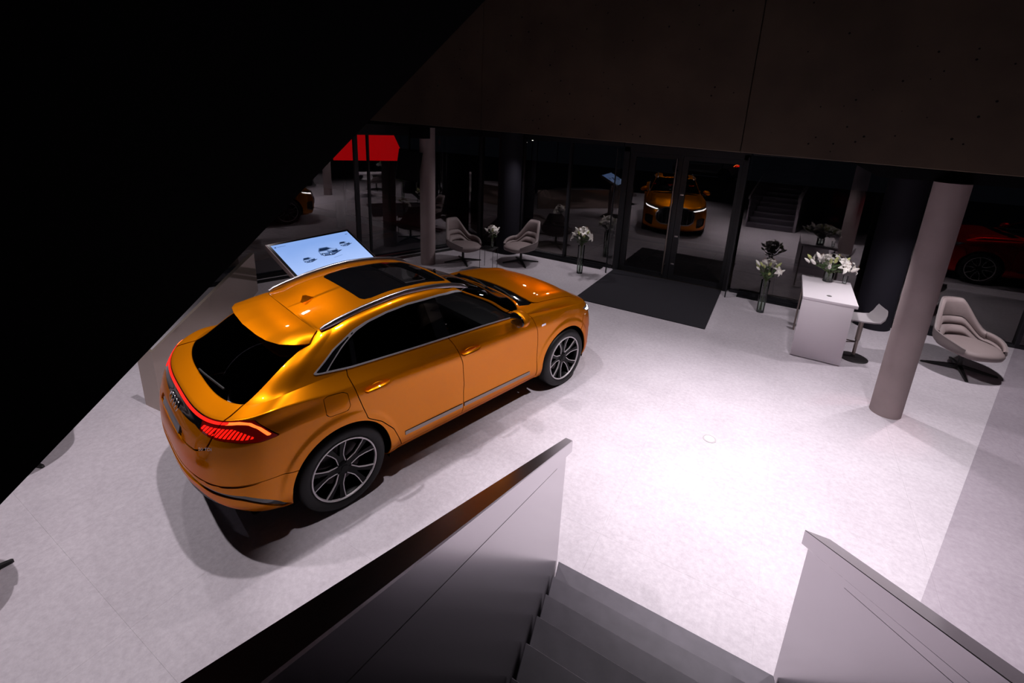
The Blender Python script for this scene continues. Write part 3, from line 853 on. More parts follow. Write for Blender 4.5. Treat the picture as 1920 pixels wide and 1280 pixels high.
# --- tailgate skin, plate recess
tgs, rest = split(rest, lambda A: np.where((A[:, Q_] > 2.2), sdf([(a, b) for a, b in TAILG], A[:, Q_], A[:, V_]), -1.0))
PLR = [(-1, .948), (.32, .948), (.36, .93), (.36, .85), (.32, .835), (-1, .835)]
rec, tgs = carve(tgs, lambda A: np.where(A[:, X_] < -.6, sdf(PLR, A[:, Y_], A[:, Z_]), -1), 0)
build('plate_recess', rec, M['gloss'], car, (1, -1), offset=-0.012, edge=-0.012)
tgf, tgs = split(tgs, lambda A: A[:, V_] - 1.30)
build('tailgate_frame', tgf, M['gloss'], car, (1, -1))
tail = build('tailgate', tgs, M['orange'], car, (1, -1))
# --- rear bumper
RB = [(1.7, -.1), (1.97, .43), (2.09, .47), (2.25, .478), (2.42, .49), (2.60, .53), (3.2, .555), (3.2, -.1)]
rb, rest = carve(rest, lambda A: np.where((A[:, X_] < -.2) & (A[:, Q_] > 1.5), sdf([(a * .4, b) for a, b in RB], A[:, Q_] * .4, A[:, V_]), -1), 0.006)
diff, rb = carve(rb, lambda A: np.where(A[:, Q_] > 2.02, sdf([(a * .4, b) for a, b in [(2.24, -.3), (2.24, .04), (2.36, .16), (2.48, .275), (2.60, .36), (3.2, .41), (3.2, -.3)]], A[:, Q_] * .4, A[:, V_]), -1), 0.002)
s1, rb = carve(rb, lambda A: np.where(A[:, Q_] > 2.02, sdf([(a * .4, b) for a, b in [(2.13, .13), (2.20, .20), (2.32, .315), (2.42, .362), (2.60, .43), (3.2, .45), (3.2, .51), (2.60, .49), (2.42, .412), (2.30, .365), (2.16, .24), (2.07, .13)]], A[:, Q_] * .4, A[:, V_]), -1), 0)
s2, rb = carve(rb, lambda A: np.where(A[:, Q_] > 2.05, sdf([(a * .4, b) for a, b in [(2.10, .462), (2.25, .455), (2.42, .470), (2.60, .510), (3.2, .533), (3.2, .552), (2.60, .528), (2.42, .488), (2.25, .473)]], A[:, Q_] * .4, A[:, V_]), -1), 0)
rbo = build('rear_bumper', rb, M['orange'], car, (1, -1))
build('bumper_trim', s1, M['gloss'], rbo, (1, -1), offset=-0.01, edge=-0.01)
build('bumper_vent', s2, M['plastic'], rbo, (1, -1), offset=-0.012, edge=-0.012)
build('diffuser', diff, M['plastic'], rbo, (1, -1), offset=-0.006)
# --- doors, fenders, sills
side = rest
SILL = 0.335
sill, side = carve(side, lambda A: np.minimum(SILL - A[:, Z_], np.minimum(A[:, X_] - 0.2, 2.75 - A[:, X_])), 0.005)
FD = [(2.30, 1.23), (2.372, 1.118), (2.43, .95), (2.455, .802), (2.463, .367), (2.463, .25), (1.300, .25), (1.304, .338), (1.326, .68), (1.293, .94), (1.222, 1.145), (1.153, 1.272)]
RD = [(1.153, 1.272), (1.222, 1.145), (1.293, .94), (1.326, .68), (1.304, .338), (1.300, .25), (.60, .25), (.545, .40), (.48, .56), (.36, .70), (.225, .80), (.154, 1.028), (.111, 1.213), (.126, 1.312)]
fd, side = carve(side, lambda A: np.where(A[:, Q_] > .8, sdf(FD, A[:, X_], A[:, Z_]), -1), GAP)
rd, side = carve(side, lambda A: np.where(A[:, Q_] > .8, sdf(RD, A[:, X_], A[:, Z_]), -1), GAP)
FUEL = [(-.135, 1.128), (-.10, 1.14), (.03, 1.125), (.065, 1.10), (.075, .99), (.05, .955), (-.10, .965), (-.13, .99)]
fuel, side = carve(side, lambda A: np.where(A[:, Q_] > 1, sdf(FUEL, A[:, X_], A[:, Z_]), -1), 0.005)
# --- front end
HL = [(.33, .845), (.43, .905), (.60, .945), (.78, .935), (.875, .905), (.80, .85), (.60, .825), (.42, .81)]
front, side = split(side, lambda A: A[:, X_] - 2.35)
hl, front = carve(front, lambda A: np.where(A[:, Q_] < 1, sdf([(a * .7, b) for a, b in HL], A[:, Q_] * .7, A[:, V_]), -1), 0.004)
drl1, hl = carve(hl, lambda A: sdf([(a * .7, b) for a, b in [(.40, .855), (.55, .885), (.70, .895), (.83, .890), (.79, .862), (.60, .848), (.44, .83)]], A[:, Q_] * .7, A[:, V_]), 0)
GR = [(-1, .955), (.30, .945), (.50, .86), (.60, .72), (.56, .50), (.42, .40), (-1, .385)]
gr, front = carve(front, lambda A: np.where((A[:, X_] > 3.4) & (A[:, Q_] < .75), sdf(GR, A[:, Y_], A[:, Z_]), -1), 0.006)
grf, gr = split(gr, lambda A: .03 - sdf(GR, A[:, Y_], A[:, Z_]))
INT = [(.66, .62), (.80, .66), (.90, .64), (.90, .42), (.80, .36), (.66, .34)]
itk, front = carve(front, lambda A: np.where((A[:, X_] > 3.3) & (A[:, Q_] < .9), sdf(INT, A[:, Y_], A[:, Z_]), -1), 0.004)
fb, fend = carve(front, lambda A: np.where(A[:, Q_] < 1.1, sdf([(-.1 , -.2), (.94 * .7, -.2), (.94 * .7, .50), (.88 * .7, .80), (.6 * .7, .81), (.33 * .7, .83), (-.1, 1.2)], A[:, Q_] * .7, A[:, V_]), -1), 0.006)
fbo = build('front_bumper', fb, M['orange'], car, (1, -1))
gro = build('grille', gr, M['grille'], car, (1, -1), offset=-0.03, edge=-0.03)
build('grille_frame', grf, M['satin'], gro, (1, -1), offset=0.006)
for yb in np.linspace(-.50, .50, 9):
    h0, h1 = (.44, .90) if abs(yb) < .4 else (.52, .80)
    bm = bmesh.new(); tube(bm, [(3.885, yb, h0), (3.90, yb, (h0 + h1) / 2), (3.845, yb, h1)], .012, 6); bm_obj('grille_slat', bm, M['satin'], gro)
for s in (-1, 1):
    build('intake', itk, M['grille'], fbo, (s,), offset=-0.03, edge=-0.03)
    h = build('headlamp', hl, M['lampglass'], car, (s,))
    build('daytime_light', drl1, M['drl'], h, (s,), offset=0.003)
    build('front_fender', fend, M['orange'], car, (s,))
    d = build('front_door', fd, M['orange'], car, (s,))
    d2 = build('rear_door', rd, M['orange'], car, (s,))
    qp = build('body_side', side, M['orange'], car, (s,))
    build('fuel_flap', fuel, M['orange'], qp, (s,))
    build('side_sill', sill, M['orange'], car, (s,))
    # handles
    for dd, hx, hz in ((d, 1.40, 1.045), (d2, 0.335, 1.065)):
        bm = bmesh.new()
        pts = [(hx - .115, s * .955, hz - .012), (hx - .10, s * .985, hz - .008), (hx - .04, s * .995, hz), (hx + .05, s * .992, hz + .004), (hx + .10, s * .978, hz + .004), (hx + .125, s * .952, hz)]
        tube(bm, pts, .017, 8, radii=[.008, .015, .019, .019, .015, .008])
        bm_obj('door_handle', bm, M['orange'], dd)
        bm = bmesh.new(); bmesh.ops.create_uvsphere(bm, u_segments=16, v_segments=8, radius=1, matrix=Matrix.Translation((hx, s * .945, hz)) @ Matrix.Diagonal((.085, .012, .032, 1)))
        bm_obj('handle_cup', bm, M['orange'], dd)
    # grey moulding along the door bottoms
    for dd, x0, x1 in ((d2, .60, 1.295), (d, 1.32, 2.33)):
        bm = bmesh.new(); n = 10; pts = []
        for k in range(n + 1):
            x = x0 + (x1 - x0) * k / n
            pts.append((x, s * .9625, .452 - .022 * (x - .6) / 1.7))
        sweep(bm, pts, [(-.019, -.006), (-.019, .006), (.019, .004), (.019, -.006)], lambda i: (Vector((0, 0, 1)), Vector((0, s, 0))))
        bm_obj('door_moulding', bm, M['steel'], dd, smooth=False)
# --- dark inner hull, wheel wells, floor pan, headliner
hu = build('inner_hull', hull, M['hull'], car, (1, -1), edge=0, offset=-0.045)
hd, _ = split(roof + sunr + sunfr, lambda A: 1.0 + 0 * A[:, 0])
build('headliner', hd, M['hull'], car, (1, -1), edge=0, offset=-0.035)
pill, _ = split(allup + tg, lambda A: A[:, V_] - T8)
build('pillar_lining', pill, M['hull'], car, (1, -1), edge=0, offset=-0.03)
apil, _ = split([p for p in rest if AT[p[0]][V_] > T8 - .001], lambda A: 1.0 + 0 * A[:, 0])
box_obj('floor_pan', (1.45, 0, .29), (4.3, 1.62, .10), M['hull'], car, bev=.03)
for xw in (0, 2.995):
    for s in (-1, 1):
        bm = bmesh.new()
        rings = lathe(bm, [(RA + .02, 0.66), (RA + .02, .93)], 40, 'Y')
        bm.faces.new(rings[0])
        for v in bm.verts: v.co = Vector((v.co.x + xw, v.co.y * s, v.co.z + .393))
        bmesh.ops.delete(bm, geom=[v for v in bm.verts if v.co.z < .24], context='VERTS')
        bm_obj('wheel_well', bm, M['hull'], car)

# --- roof spoiler
tr_y = np.array([0, .3, .45, .56, .63, .655]); tr_x = np.array([-.405, -.388, -.362, -.305, -.20, -.10]); tr_z = np.array([1.538, 1.536, 1.532, 1.522, 1.508, 1.498])
arc = np.r_[0, np.cumsum(np.hypot(np.diff(tr_y), np.diff(tr_x)))]; arc /= arc[-1]
rq = [j for j in range(nu) if Q[j] >= 2.30]
gy = GT[rq, 1][::-1]; gx = GT[rq, 0][::-1]; gz = GT[rq, 2][::-1]
ga = np.r_[0, np.cumsum(np.hypot(np.diff(gy), np.diff(gx)))]; ga /= ga[-1]
bm = bmesh.new(); NT, NK = 26, 8
def sp_pt(t, k, s, low):
    a = np.array([np.interp(t, ga, gx) - .004, np.interp(t, ga, gy), np.interp(t, ga, gz) + .001])
    b = np.array([np.interp(t, arc, tr_x), np.interp(t, arc, tr_y), np.interp(t, arc, tr_z)])
    p = a + (b - a) * k; p[2] += .012 * math.sin(PI * k)
    if low: p[2] -= .014 + .05 * (1 - k); p[0] += .02 * k
    return (p[0], p[1] * s, p[2])
for low in (0, 1):
    cols = [(t, 1) for t in np.linspace(1, 0, NT)] + [(t, -1) for t in np.linspace(0, 1, NT)[1:]]
    g = [[bm.verts.new(sp_pt(t, k / NK, s, low)) for k in range(NK + 1)] for t, s in cols]
    for a in range(len(cols) - 1):
        for k in range(NK): bm.faces.new((g[a][k], g[a + 1][k], g[a + 1][k + 1], g[a][k + 1]))
    if low == 0: gu = g
    else:
        for a in range(len(cols) - 1):
            bm.faces.new((gu[a][NK], gu[a + 1][NK], g[a + 1][NK], g[a][NK])); bm.faces.new((gu[a][0], gu[a + 1][0], g[a + 1][0], g[a][0]))
        for e_ in (0, len(cols) - 1):
            for k in range(NK): bm.faces.new((gu[e_][k], gu[e_][k + 1], g[e_][k + 1], g[e_][k]))
bm_obj('roof_spoiler', bm, M['orange'], car, angle=35)
# --- roof rails
for s in (-1, 1):
    xs = [0.02, .06, .15, .264, .40, .52, .69, .86, 1.05, 1.24, 1.42, 1.55, 1.60, 1.63]
    zt = pchip([.02, .06, .264, .52, .86, 1.24, 1.59, 1.63], [1.575, 1.598, 1.652, 1.700, 1.733, 1.708, 1.622, 1.59], xs)
    hgt = [.01, .03, .042, .045, .045, .045, .045, .045, .045, .045, .045, .04, .03, .01]
    bm = bmesh.new(); rings = []
    for x, z, h in zip(xs, zt, hgt):
        rings.append([bm.verts.new((x, s * .60 + dy, z + dz)) for dy, dz in ((-.017, -h), (-.017, -.010), (-.009, 0), (.009, 0), (.017, -.010), (.017, -h))])
    for i in range(len(xs) - 1):
        for k in range(6): bm.faces.new((rings[i][k], rings[i][(k + 1) % 6], rings[i + 1][(k + 1) % 6], rings[i + 1][k]))
    bm.faces.new(rings[0]); bm.faces.new(rings[-1])
    bm_obj('roof_rail', bm, M['satin'], car, angle=60)
# --- shark fin
bm = bmesh.new()
sec = [(.105, .030, .0), (.125, .030, .058), (.155, .027, .050), (.185, .021, .028), (.215, .010, .008), (.225, .003, .0)]
rings = []
for x, w, h in sec:
    zb = float(roofz(np.array([x]))[0]) - .004
    rings.append([bm.verts.new((x, y, zb + z)) for y, z in ((-w, 0), (-w * .55, h * .35 + .004), (-.006, h + .004), (.006, h + .004), (w * .55, h * .35 + .004), (w, 0))])
for i in range(len(sec) - 1):
    for k in range(5): bm.faces.new((rings[i][k], rings[i][k + 1], rings[i + 1][k + 1], rings[i + 1][k]))
bm.faces.new(rings[0]); bm.faces.new(rings[-1])
bm_obj('roof_antenna', bm, M['orange'], car, angle=30)
# --- wing mirrors
for s in (-1, 1):
    fdoor = [c for c in kids(car) if c.name.startswith('front_door') and c.data.vertices[0].co.y * s > 0][0]
    bm = bmesh.new(); bmesh.ops.create_uvsphere(bm, u_segments=24, v_segments=14, radius=1)
    for v in bm.verts:
        x, y, z = v.co
        x = x * .13 if x > 0 else x * .045
        v.co = (2.02 + x, s * (1.035 + y * .118 - .02 * z), 1.245 + z * .082 - .012 * y)
    mo = bm_obj('wing_mirror', bm, M['orange'], fdoor)
    bm = bmesh.new(); bmesh.ops.create_uvsphere(bm, u_segments=24, v_segments=8, radius=1)
    for v in bm.verts:
        x, y, z = v.co
        v.co = (1.985 + x * .018, s * (1.035 + y * .110 - .02 * z), 1.245 + z * .075)
    bm_obj('mirror_glass', bm, M['gloss'], mo)
    bm = bmesh.new(); tube(bm, [(2.06, s * .90, 1.165), (2.05, s * .97, 1.17), (2.04, s * 1.03, 1.175)], .03, 10, radii=[.030, .035, .045])
    bm_obj('mirror_foot', bm, M['plastic'], mo)
# --- wipers
bm = bmesh.new(); tube(bm, [(-.745, .10, 1.178), (-.735, -.05, 1.190), (-.690, -.42, 1.205)], .009, 6)
bm_obj('rear_wiper', bm, M['plastic'], car)
for y0, y1 in ((.45, -.10), (-.05, -.55)):
    bm = bmesh.new(); tube(bm, [(2.56, y0, 1.222), (2.50, (y0 + y1) / 2, 1.235), (2.42, y1, 1.235)], .010, 6)
    bm_obj('wiper', bm, M['plastic'], car)
# --- plate, emblems, badge, exhaust trims
pl = box_obj('number_plate', (-.998, 0, .892), (.012, .56, .10), M['plate'], car, rot=Matrix.Rotation(.30, 3, 'Y'), bev=.003)
def rings4(name, c, n, up, r, gap, th, parent, m):
    n = Vector(n).normalized(); up = Vector(up).normalized(); side = up.cross(n)
    bm = bmesh.new()
    for k in range(4):
        o = Vector(c) + side * (k - 1.5) * gap
        pts = [o + side * r * math.cos(t) + up * r * math.sin(t) for t in np.linspace(0, 2 * PI, 29)[:-1]]
        tube(bm, pts, th, 6, closed=True, up=n)
    return bm_obj(name, bm, m, parent)
rings4('ring_emblem', (-.962, 0, 1.012), (-.937, 0, .35), (.35, 0, .937), .040, .062, .0065, car, M['chrome'])
rings4('ring_emblem', (3.935, 0, .70), (1, 0, .05), (-.05, 0, 1), .062, .096, .008, car, M['chrome'])
nb = Vector((-.70, -.70, .16)).normalized(); ub = Vector((0, 0, 1)); sb = ub.cross(nb).normalized(); ub = nb.cross(sb)
tm = text_mesh('model_badge', '50 TDI', .034, M['chrome'], tail, (0, 0, 0), (0, 0, 0))
tm.matrix_local = Matrix(((sb.x, ub.x, nb.x, -.921), (sb.y, ub.y, nb.y, -.722), (sb.z, ub.z, nb.z, .945), (0, 0, 0, 1)))
for s in (-1, 1):
    bm = bmesh.new(); rr = lathe(bm, [(.011, 0), (.011, .004)], 12, 'Y'); bm.faces.new(rr[1])
    for v in bm.verts: v.co = Vector((-.475 + v.co.x, s * (.974 + v.co.y), .545 + v.co.z))
    bm_obj('parking_sensor', bm, M['plastic'], rbo)
for s in (-1, 1):
    fen = [c for c in kids(car) if c.name.startswith('front_fender') and c.data.vertices[0].co.y * s > 0][0]
    box_obj('side_badge', (2.535, s * .966, 1.0), (.075, .004, .028), M['chrome'], fen, bev=.001)
# --- cabin
for name, x, y in (('front_seat', 1.02, .38), ('front_seat', 1.02, -.38), ('rear_seat', .20, .38), ('rear_seat', .20, -.38)):
    bm = bmesh.new()
    box(bm, (x + .22, y, .62), (.5, .5, .16), bev=.05)
    box(bm, (x - .06, y, .95), (.16, .48, .62), rot=Matrix.Rotation(-.25, 3, 'Y'), bev=.06)
    box(bm, (x - .17, y, 1.33), (.09, .25, .17), rot=Matrix.Rotation(-.2, 3, 'Y'), bev=.035)
    bm_obj(name, bm, M['cabin'], car)
box_obj('dashboard', (2.05, 0, 1.0), (.52, 1.5, .26), M['cabin'], car, bev=.07)
bm = bmesh.new()
tube(bm, [(1.60 + .06 * math.sin(t), .38 + .19 * math.cos(t), 1.02 + .18 * math.sin(t)) for t in np.linspace(0, 2 * PI, 25)[:-1]], .016, 8, closed=True)
tube(bm, [(1.62, .20, 1.02), (1.65, .38, 1.0), (1.62, .56, 1.02)], .02, 6); bm_obj('steering_wheel', bm, M['cabin'], car)
bm = bmesh.new(); box(bm, (1.60, 0, 1.50), (.03, .24, .08), bev=.012); box(bm, (1.64, 0, 1.57), (.02, .02, .12)); bm_obj('interior_mirror', bm, M['gloss'], car)
# --- wheels
def make_wheel():
    bm = bmesh.new()
    lathe(bm, [(.292, -.012), (.284, -.02), (.272, -.045), (.264, -.10), (.262, -.27), (.285, -.275)], 56, 'Y')
    r = lathe(bm, [(.262, -.215), (.02, -.215)], 56, 'Y')
    w = bm_obj('wheel', bm, M['wheelblk'])
    bm = bmesh.new()
    lathe(bm, [(.290, -.020), (.300, -.004), (.318, .004), (.350, .004), (.375, -.006), (.389, -.028), (.393, -.055), (.393, -.235), (.386, -.262), (.35, -.285), (.29, -.28)], 64, 'Y')
    bm_obj('tyre', bm, M['rubber'], w)
    bm = bmesh.new(); lathe(bm, [(.294, -.010), (.291, .002), (.281, .002), (.277, -.012)], 64, 'Y'); bm_obj('rim_edge', bm, M['machined'], w)
    bm = bmesh.new(); rr = lathe(bm, [(.06, -.125), (.195, -.120), (.195, -.15)], 40, 'Y'); bm_obj('brake_disc', bm, M['disc'], w)
    bm = bmesh.new(); rr = lathe(bm, [(.075, -.10), (.072, -.035), (.045, -.022), (.032, -.022), (.030, -.016), (.001, -.014)], 30, 'Y')
    for k in range(5):
        t = PI / 2 + 2 * PI * k / 5 + PI / 5
        r2 = lathe(bm, [(.009, -.03), (.009, -.020), (.001, -.019)], 8, 'Y')
        for ring in r2:
            for v in ring: v.co += Vector((.052 * math.cos(t), 0, .052 * math.sin(t)))
    bm_obj('hub_cap', bm, M['wheelblk'], w)
    dep = lambda r: -.040 + .034 * ((r - .05) / .24)
    first = None
    for k in range(5):
        ph = PI / 2 + 2 * PI * k / 5
        bm = bmesh.new()
        for s in (-1, 1):
            pol = [(.05, 0), (.062, 33), (.100, 19), (.145, 13.5), (.283, 18.5), (.283, 8.5), (.17, 3.5), (.14, 0)]
            top = []; bot = []
            for r, d in pol:
                t = ph + s * math.radians(d)
                top.append(bm.verts.new((r * math.cos(t), dep(r), r * math.sin(t)))); bot.append(bm.verts.new((r * math.cos(t), dep(r) - .045, r * math.sin(t))))
            n = len(pol)
            bm.faces.new(top if s > 0 else top[::-1]); bm.faces.new(bot[::-1] if s > 0 else bot)
            for i in range(n): bm.faces.new((top[i], top[(i + 1) % n], bot[(i + 1) % n], bot[i]))
        bm_obj('spoke', bm, M['wheelblk'], w, smooth=False)
        bm = bmesh.new()
        for s in (-1, 1):
            pts = []
            for r, d in [(.060, 34), (.100, 19.5), (.145, 14), (.20, 15.8), (.283, 19)]:
                t = ph + s * math.radians(d); pts.append(Vector((r * math.cos(t), dep(r) + .002, r * math.sin(t))))
            sweep(bm, pts, [(-.0033, -.01), (.0033, -.01), (.0033, .003), (-.0033, .003)],
                  lambda i, pts=pts: ((pts[min(i + 1, 4)] - pts[max(i - 1, 0)]).normalized().cross(Vector((0, 1, 0))), Vector((0, 1, 0))))
        bm_obj('spoke_edge', bm, M['machined'], w, smooth=False)
    return w
w0 = make_wheel()
first = True
for x in (0.0, 2.995):
    for s in (-1, 1):
        w = w0 if first else copy_tree(w0)
        first = False
        w.parent = car; w.location = (x, s * .972, .393); w.rotation_euler = (0, (0.26 if x == 0 else 0.14), 0 if s > 0 else PI)
        if s < 0: w.rotation_euler = (0, (.26 if x == 0 else .14), PI)

# --- the other two cars: same body, other paint, standing behind glass
def repaint(root, swap):
    for c in [root] + [k for k in bpy.data.objects if k.parent == root]:
        for g in [c] + kids(c):
            for h in [g] + kids(g):
                if h.type != 'MESH' or not h.material_slots: continue
                m = h.material_slots[0].material
                if m in swap:
                    h.material_slots[0].link = 'OBJECT'; h.material_slots[0].material = swap[m]
red = copy_tree(car)
red.location = (7.3, 5.1, 0); red.rotation_euler = (0, 0, math.radians(176))
red['label'] = 'red car outside the right edge, seen mirrored in the glass front'
repaint(red, {M['orange']: M['redpaint'], M['drl']: M['lampglass'], M['barlit']: M['redlens'], M['barend']: M['redlens'], M['redlit']: M['redlens']})
wc = copy_tree(car)
wc.location = (-3.6, 36.0, -0.06); wc.rotation_euler = (0, 0, math.radians(168))
wc['label'] = 'pale car parked outside in the dark street behind the right door leaf'
repaint(wc, {M['orange']: M['whitepaint'], M['drl']: M['lampglass']})

# ------------------------------------------------------------------ touch display behind the car
def make_display():
    root = empty('touch_display', (-5.543, 4.268, 0), 1.507, 'tilted touch screen table showing three small cars, standing behind the orange car', 'screen')
    tilt = 0.461
    R = Matrix.Rotation(tilt, 3, 'X')
    c = Vector((0, 0, 1.407))
    def P3(x, y, z): return c + R @ Vector((x, y, z))
    W, H = .645, .375
    bm = bmesh.new(); box(bm, c + R @ Vector((0, 0, -.035)), (2 * W + .03, 2 * H + .03, .066), R, bev=.006); bm_obj('display_case', bm, M['dispside'], root)
    bm = bmesh.new(); box(bm, c + R @ Vector((0, 0, .0)), (2 * W, 2 * H, .006), R, bev=.002); bm_obj('display_bezel', bm, M['disp'], root)
    # screen image
    m = bpy.data.materials.new('lit_blue_white_screen'); m.use_nodes = True
    nt = m.node_tree; nt.nodes.clear()
    out = nt.nodes.new('ShaderNodeOutputMaterial'); em = nt.nodes.new('ShaderNodeEmission'); em.inputs[1].default_value = 1.0
    tc = nt.nodes.new('ShaderNodeTexCoord'); sep = nt.nodes.new('ShaderNodeSeparateXYZ')
    ns = nt.nodes.new('ShaderNodeTexNoise'); ns.inputs['Scale'].default_value = 3; ns.inputs['Detail'].default_value = 3
    ad = nt.nodes.new('ShaderNodeMath'); ad.operation = 'MULTIPLY_ADD'; ad.inputs[1].default_value = .35
    ra = nt.nodes.new('ShaderNodeValToRGB')
    ra.color_ramp.elements[0].position = .2; ra.color_ramp.elements[0].color = (.42, .58, 1.0, 1)
    ra.color_ramp.elements[1].position = 1.0; ra.color_ramp.elements[1].color = (.24, .40, .82, 1)
    L = nt.links.new
    L(tc.outputs['Generated'], sep.inputs[0]); L(tc.outputs['Object'], ns.inputs['Vector'])
    L(ns.outputs['Fac'], ad.inputs[0]); L(sep.outputs['Z'], ad.inputs[2]); L(ad.outputs[0], ra.inputs[0]); L(ra.outputs[0], em.inputs[0]); L(em.outputs[0], out.inputs[0])
    def flat(name, pts, z, mm, parent):
        bm = bmesh.new(); vs = [bm.verts.new(P3(x, y, z)) for x, y in pts]; bm.faces.new(vs)
        me = bpy.data.meshes.new(name); bm.to_mesh(me); bm.free()
        return link(name, me, mm, parent)
    scr = flat('screen_image', [(-W + .035, -H + .035), (W - .035, -H + .035), (W - .035, H - .035), (-W + .035, H - .035)], .0036, m, root)
    def em_mat(n, col):
        mm = bpy.data.materials.new(n); mm.use_nodes = True; t = mm.node_tree; t.nodes.clear()
        o = t.nodes.new('ShaderNodeOutputMaterial'); e = t.nodes.new('ShaderNodeEmission'); e.inputs[0].default_value = (*col, 1); t.links.new(e.outputs[0], o.inputs[0]); return mm
    dk, md, lt, sh = em_mat('screen_dark_blue', (.008, .02, .06)), em_mat('screen_mid_blue', (.10, .17, .36)), em_mat('screen_light_blue', (.32, .46, .80)), em_mat('screen_shadow_blue', (.03, .05, .12))
    def pic(cx, cy, s, parts=True):
        g = lambda pts: [(cx + x * s, cy + y * s) for x, y in pts]
        a = flat('pictured_car', g([(-.50, -.16), (.10, -.22), (.52, -.10), (.50, .10), (.30, .16), (.12, .34), (-.30, .36), (-.46, .16)]), .0042, md, scr)
        flat('pictured_shadow', g([(-.48, -.14), (-.30, -.25), (.10, -.30), (.72, -.08), (.52, -.06), (.10, -.20)]), .0040, sh, scr)
        flat('pictured_glass', g([(-.42, .14), (-.29, .31), (.08, .29), (.20, .15), (-.10, .12)]), .0045, dk, scr)
        flat('pictured_bonnet', g([(-.02, .12), (.22, .15), (.46, .10), (.40, .03), (.08, .04)]), .0045, lt, scr)
        flat('pictured_grille', g([(.14, -.12), (.16, .00), (.44, .00), (.46, -.08), (.40, -.14)]), .0045, dk, scr)
        flat('pictured_side', g([(-.44, -.02), (-.44, .10), (-.06, .08), (-.06, -.06)]), .0045, lt, scr)
        for wx, wy in ((-.34, -.14), (.00, -.18)):
            flat('pictured_wheel', g([(wx + .075 * math.cos(t), wy + .115 * math.sin(t)) for t in np.linspace(0, 2 * PI, 13)[:-1]]), .0048, dk, scr)
            flat('pictured_rim', g([(wx + .045 * math.cos(t), wy + .07 * math.sin(t)) for t in np.linspace(0, 2 * PI, 9)[:-1]]), .0051, lt, scr)
    pic(.055, -.005, .30); pic(-.30, -.085, .17); pic(.385, .075, .17)
    flat('pictured_caption', [(.05, -.150), (.20, -.135), (.20, -.130), (.05, -.145)], .0042, md, scr)
    flat('pictured_caption', [(-.545, .285), (-.425, .285), (-.425, .292), (-.545, .292)], .0042, md, scr)
    flat('pictured_mark', [(-.585, .280), (-.56, .280), (-.56, .296), (-.585, .296)], .0042, dk, scr)
    flat('pictured_mark', [(.53, .270), (.57, .270), (.57, .285), (.53, .285)], .0042, md, scr)
    bm = bmesh.new(); box(bm, (0, .02, .68), (.50, .10, 1.34), bev=.01); bm_obj('pedestal', bm, M['dispside'], root)
    bm = bmesh.new(); box(bm, (0, 0, .012), (.85, .60, .024), bev=.005); bm_obj('foot_plate', bm, M['disp'], root)
    return root
make_display()

# ------------------------------------------------------------------ hanging monitor beside the left column
mn = empty('hanging_monitor', (-7.12, 7.80, 0), 0, 'black monitor hanging tilted from the soffit in front of the slim left column', 'screen')
def quad_solid(name, pts, th, m, parent):
    a = [Vector(p) for p in pts]; n = (a[1] - a[0]).cross(a[3] - a[0]).normalized() * th
    bm = bmesh.new(); f = [bm.verts.new(v) for v in a]; b = [bm.verts.new(v + n) for v in a]
    bm.faces.new(f); bm.faces.new(b[::-1])
    for i in range(4): bm.faces.new((f[i], b[i], b[(i + 1) % 4], f[(i + 1) % 4]))
    bmesh.ops.bevel(bm, geom=bm.edges[:], offset=.004, segments=1, affect='EDGES')
    return bm_obj(name, bm, m, parent, smooth=False)
o0 = Vector((-7.12, 7.80, 0))
pp = [Vector(p) - o0 for p in ((-7.384, 7.733, 2.641), (-6.90, 7.93, 2.57), (-6.98, 7.85, 1.93), (-7.456, 7.655, 1.997))]
quad_solid('monitor_case', pp, .045, M['fascia'], mn)
cc = sum(pp, Vector()) / 4; nn = (pp[1] - pp[0]).cross(pp[3] - pp[0]).normalized()
quad_solid('monitor_screen', [cc + (p - cc) * .95 - nn * .004 for p in pp], .003, M['disp'], mn)
bm = bmesh.new(); tube(bm, [(cc + nn * .05), (cc + nn * .10 + Vector((0, 0, .45))), (cc + nn * .10 + Vector((0, 0, 1.0)))], .02, 8); bm_obj('mount_pole', bm, M['fascia'], mn)
box_obj('mount_box', (.10, .22, 2.99), (.36, .26, .24), M['fascia'], mn, bev=.004)

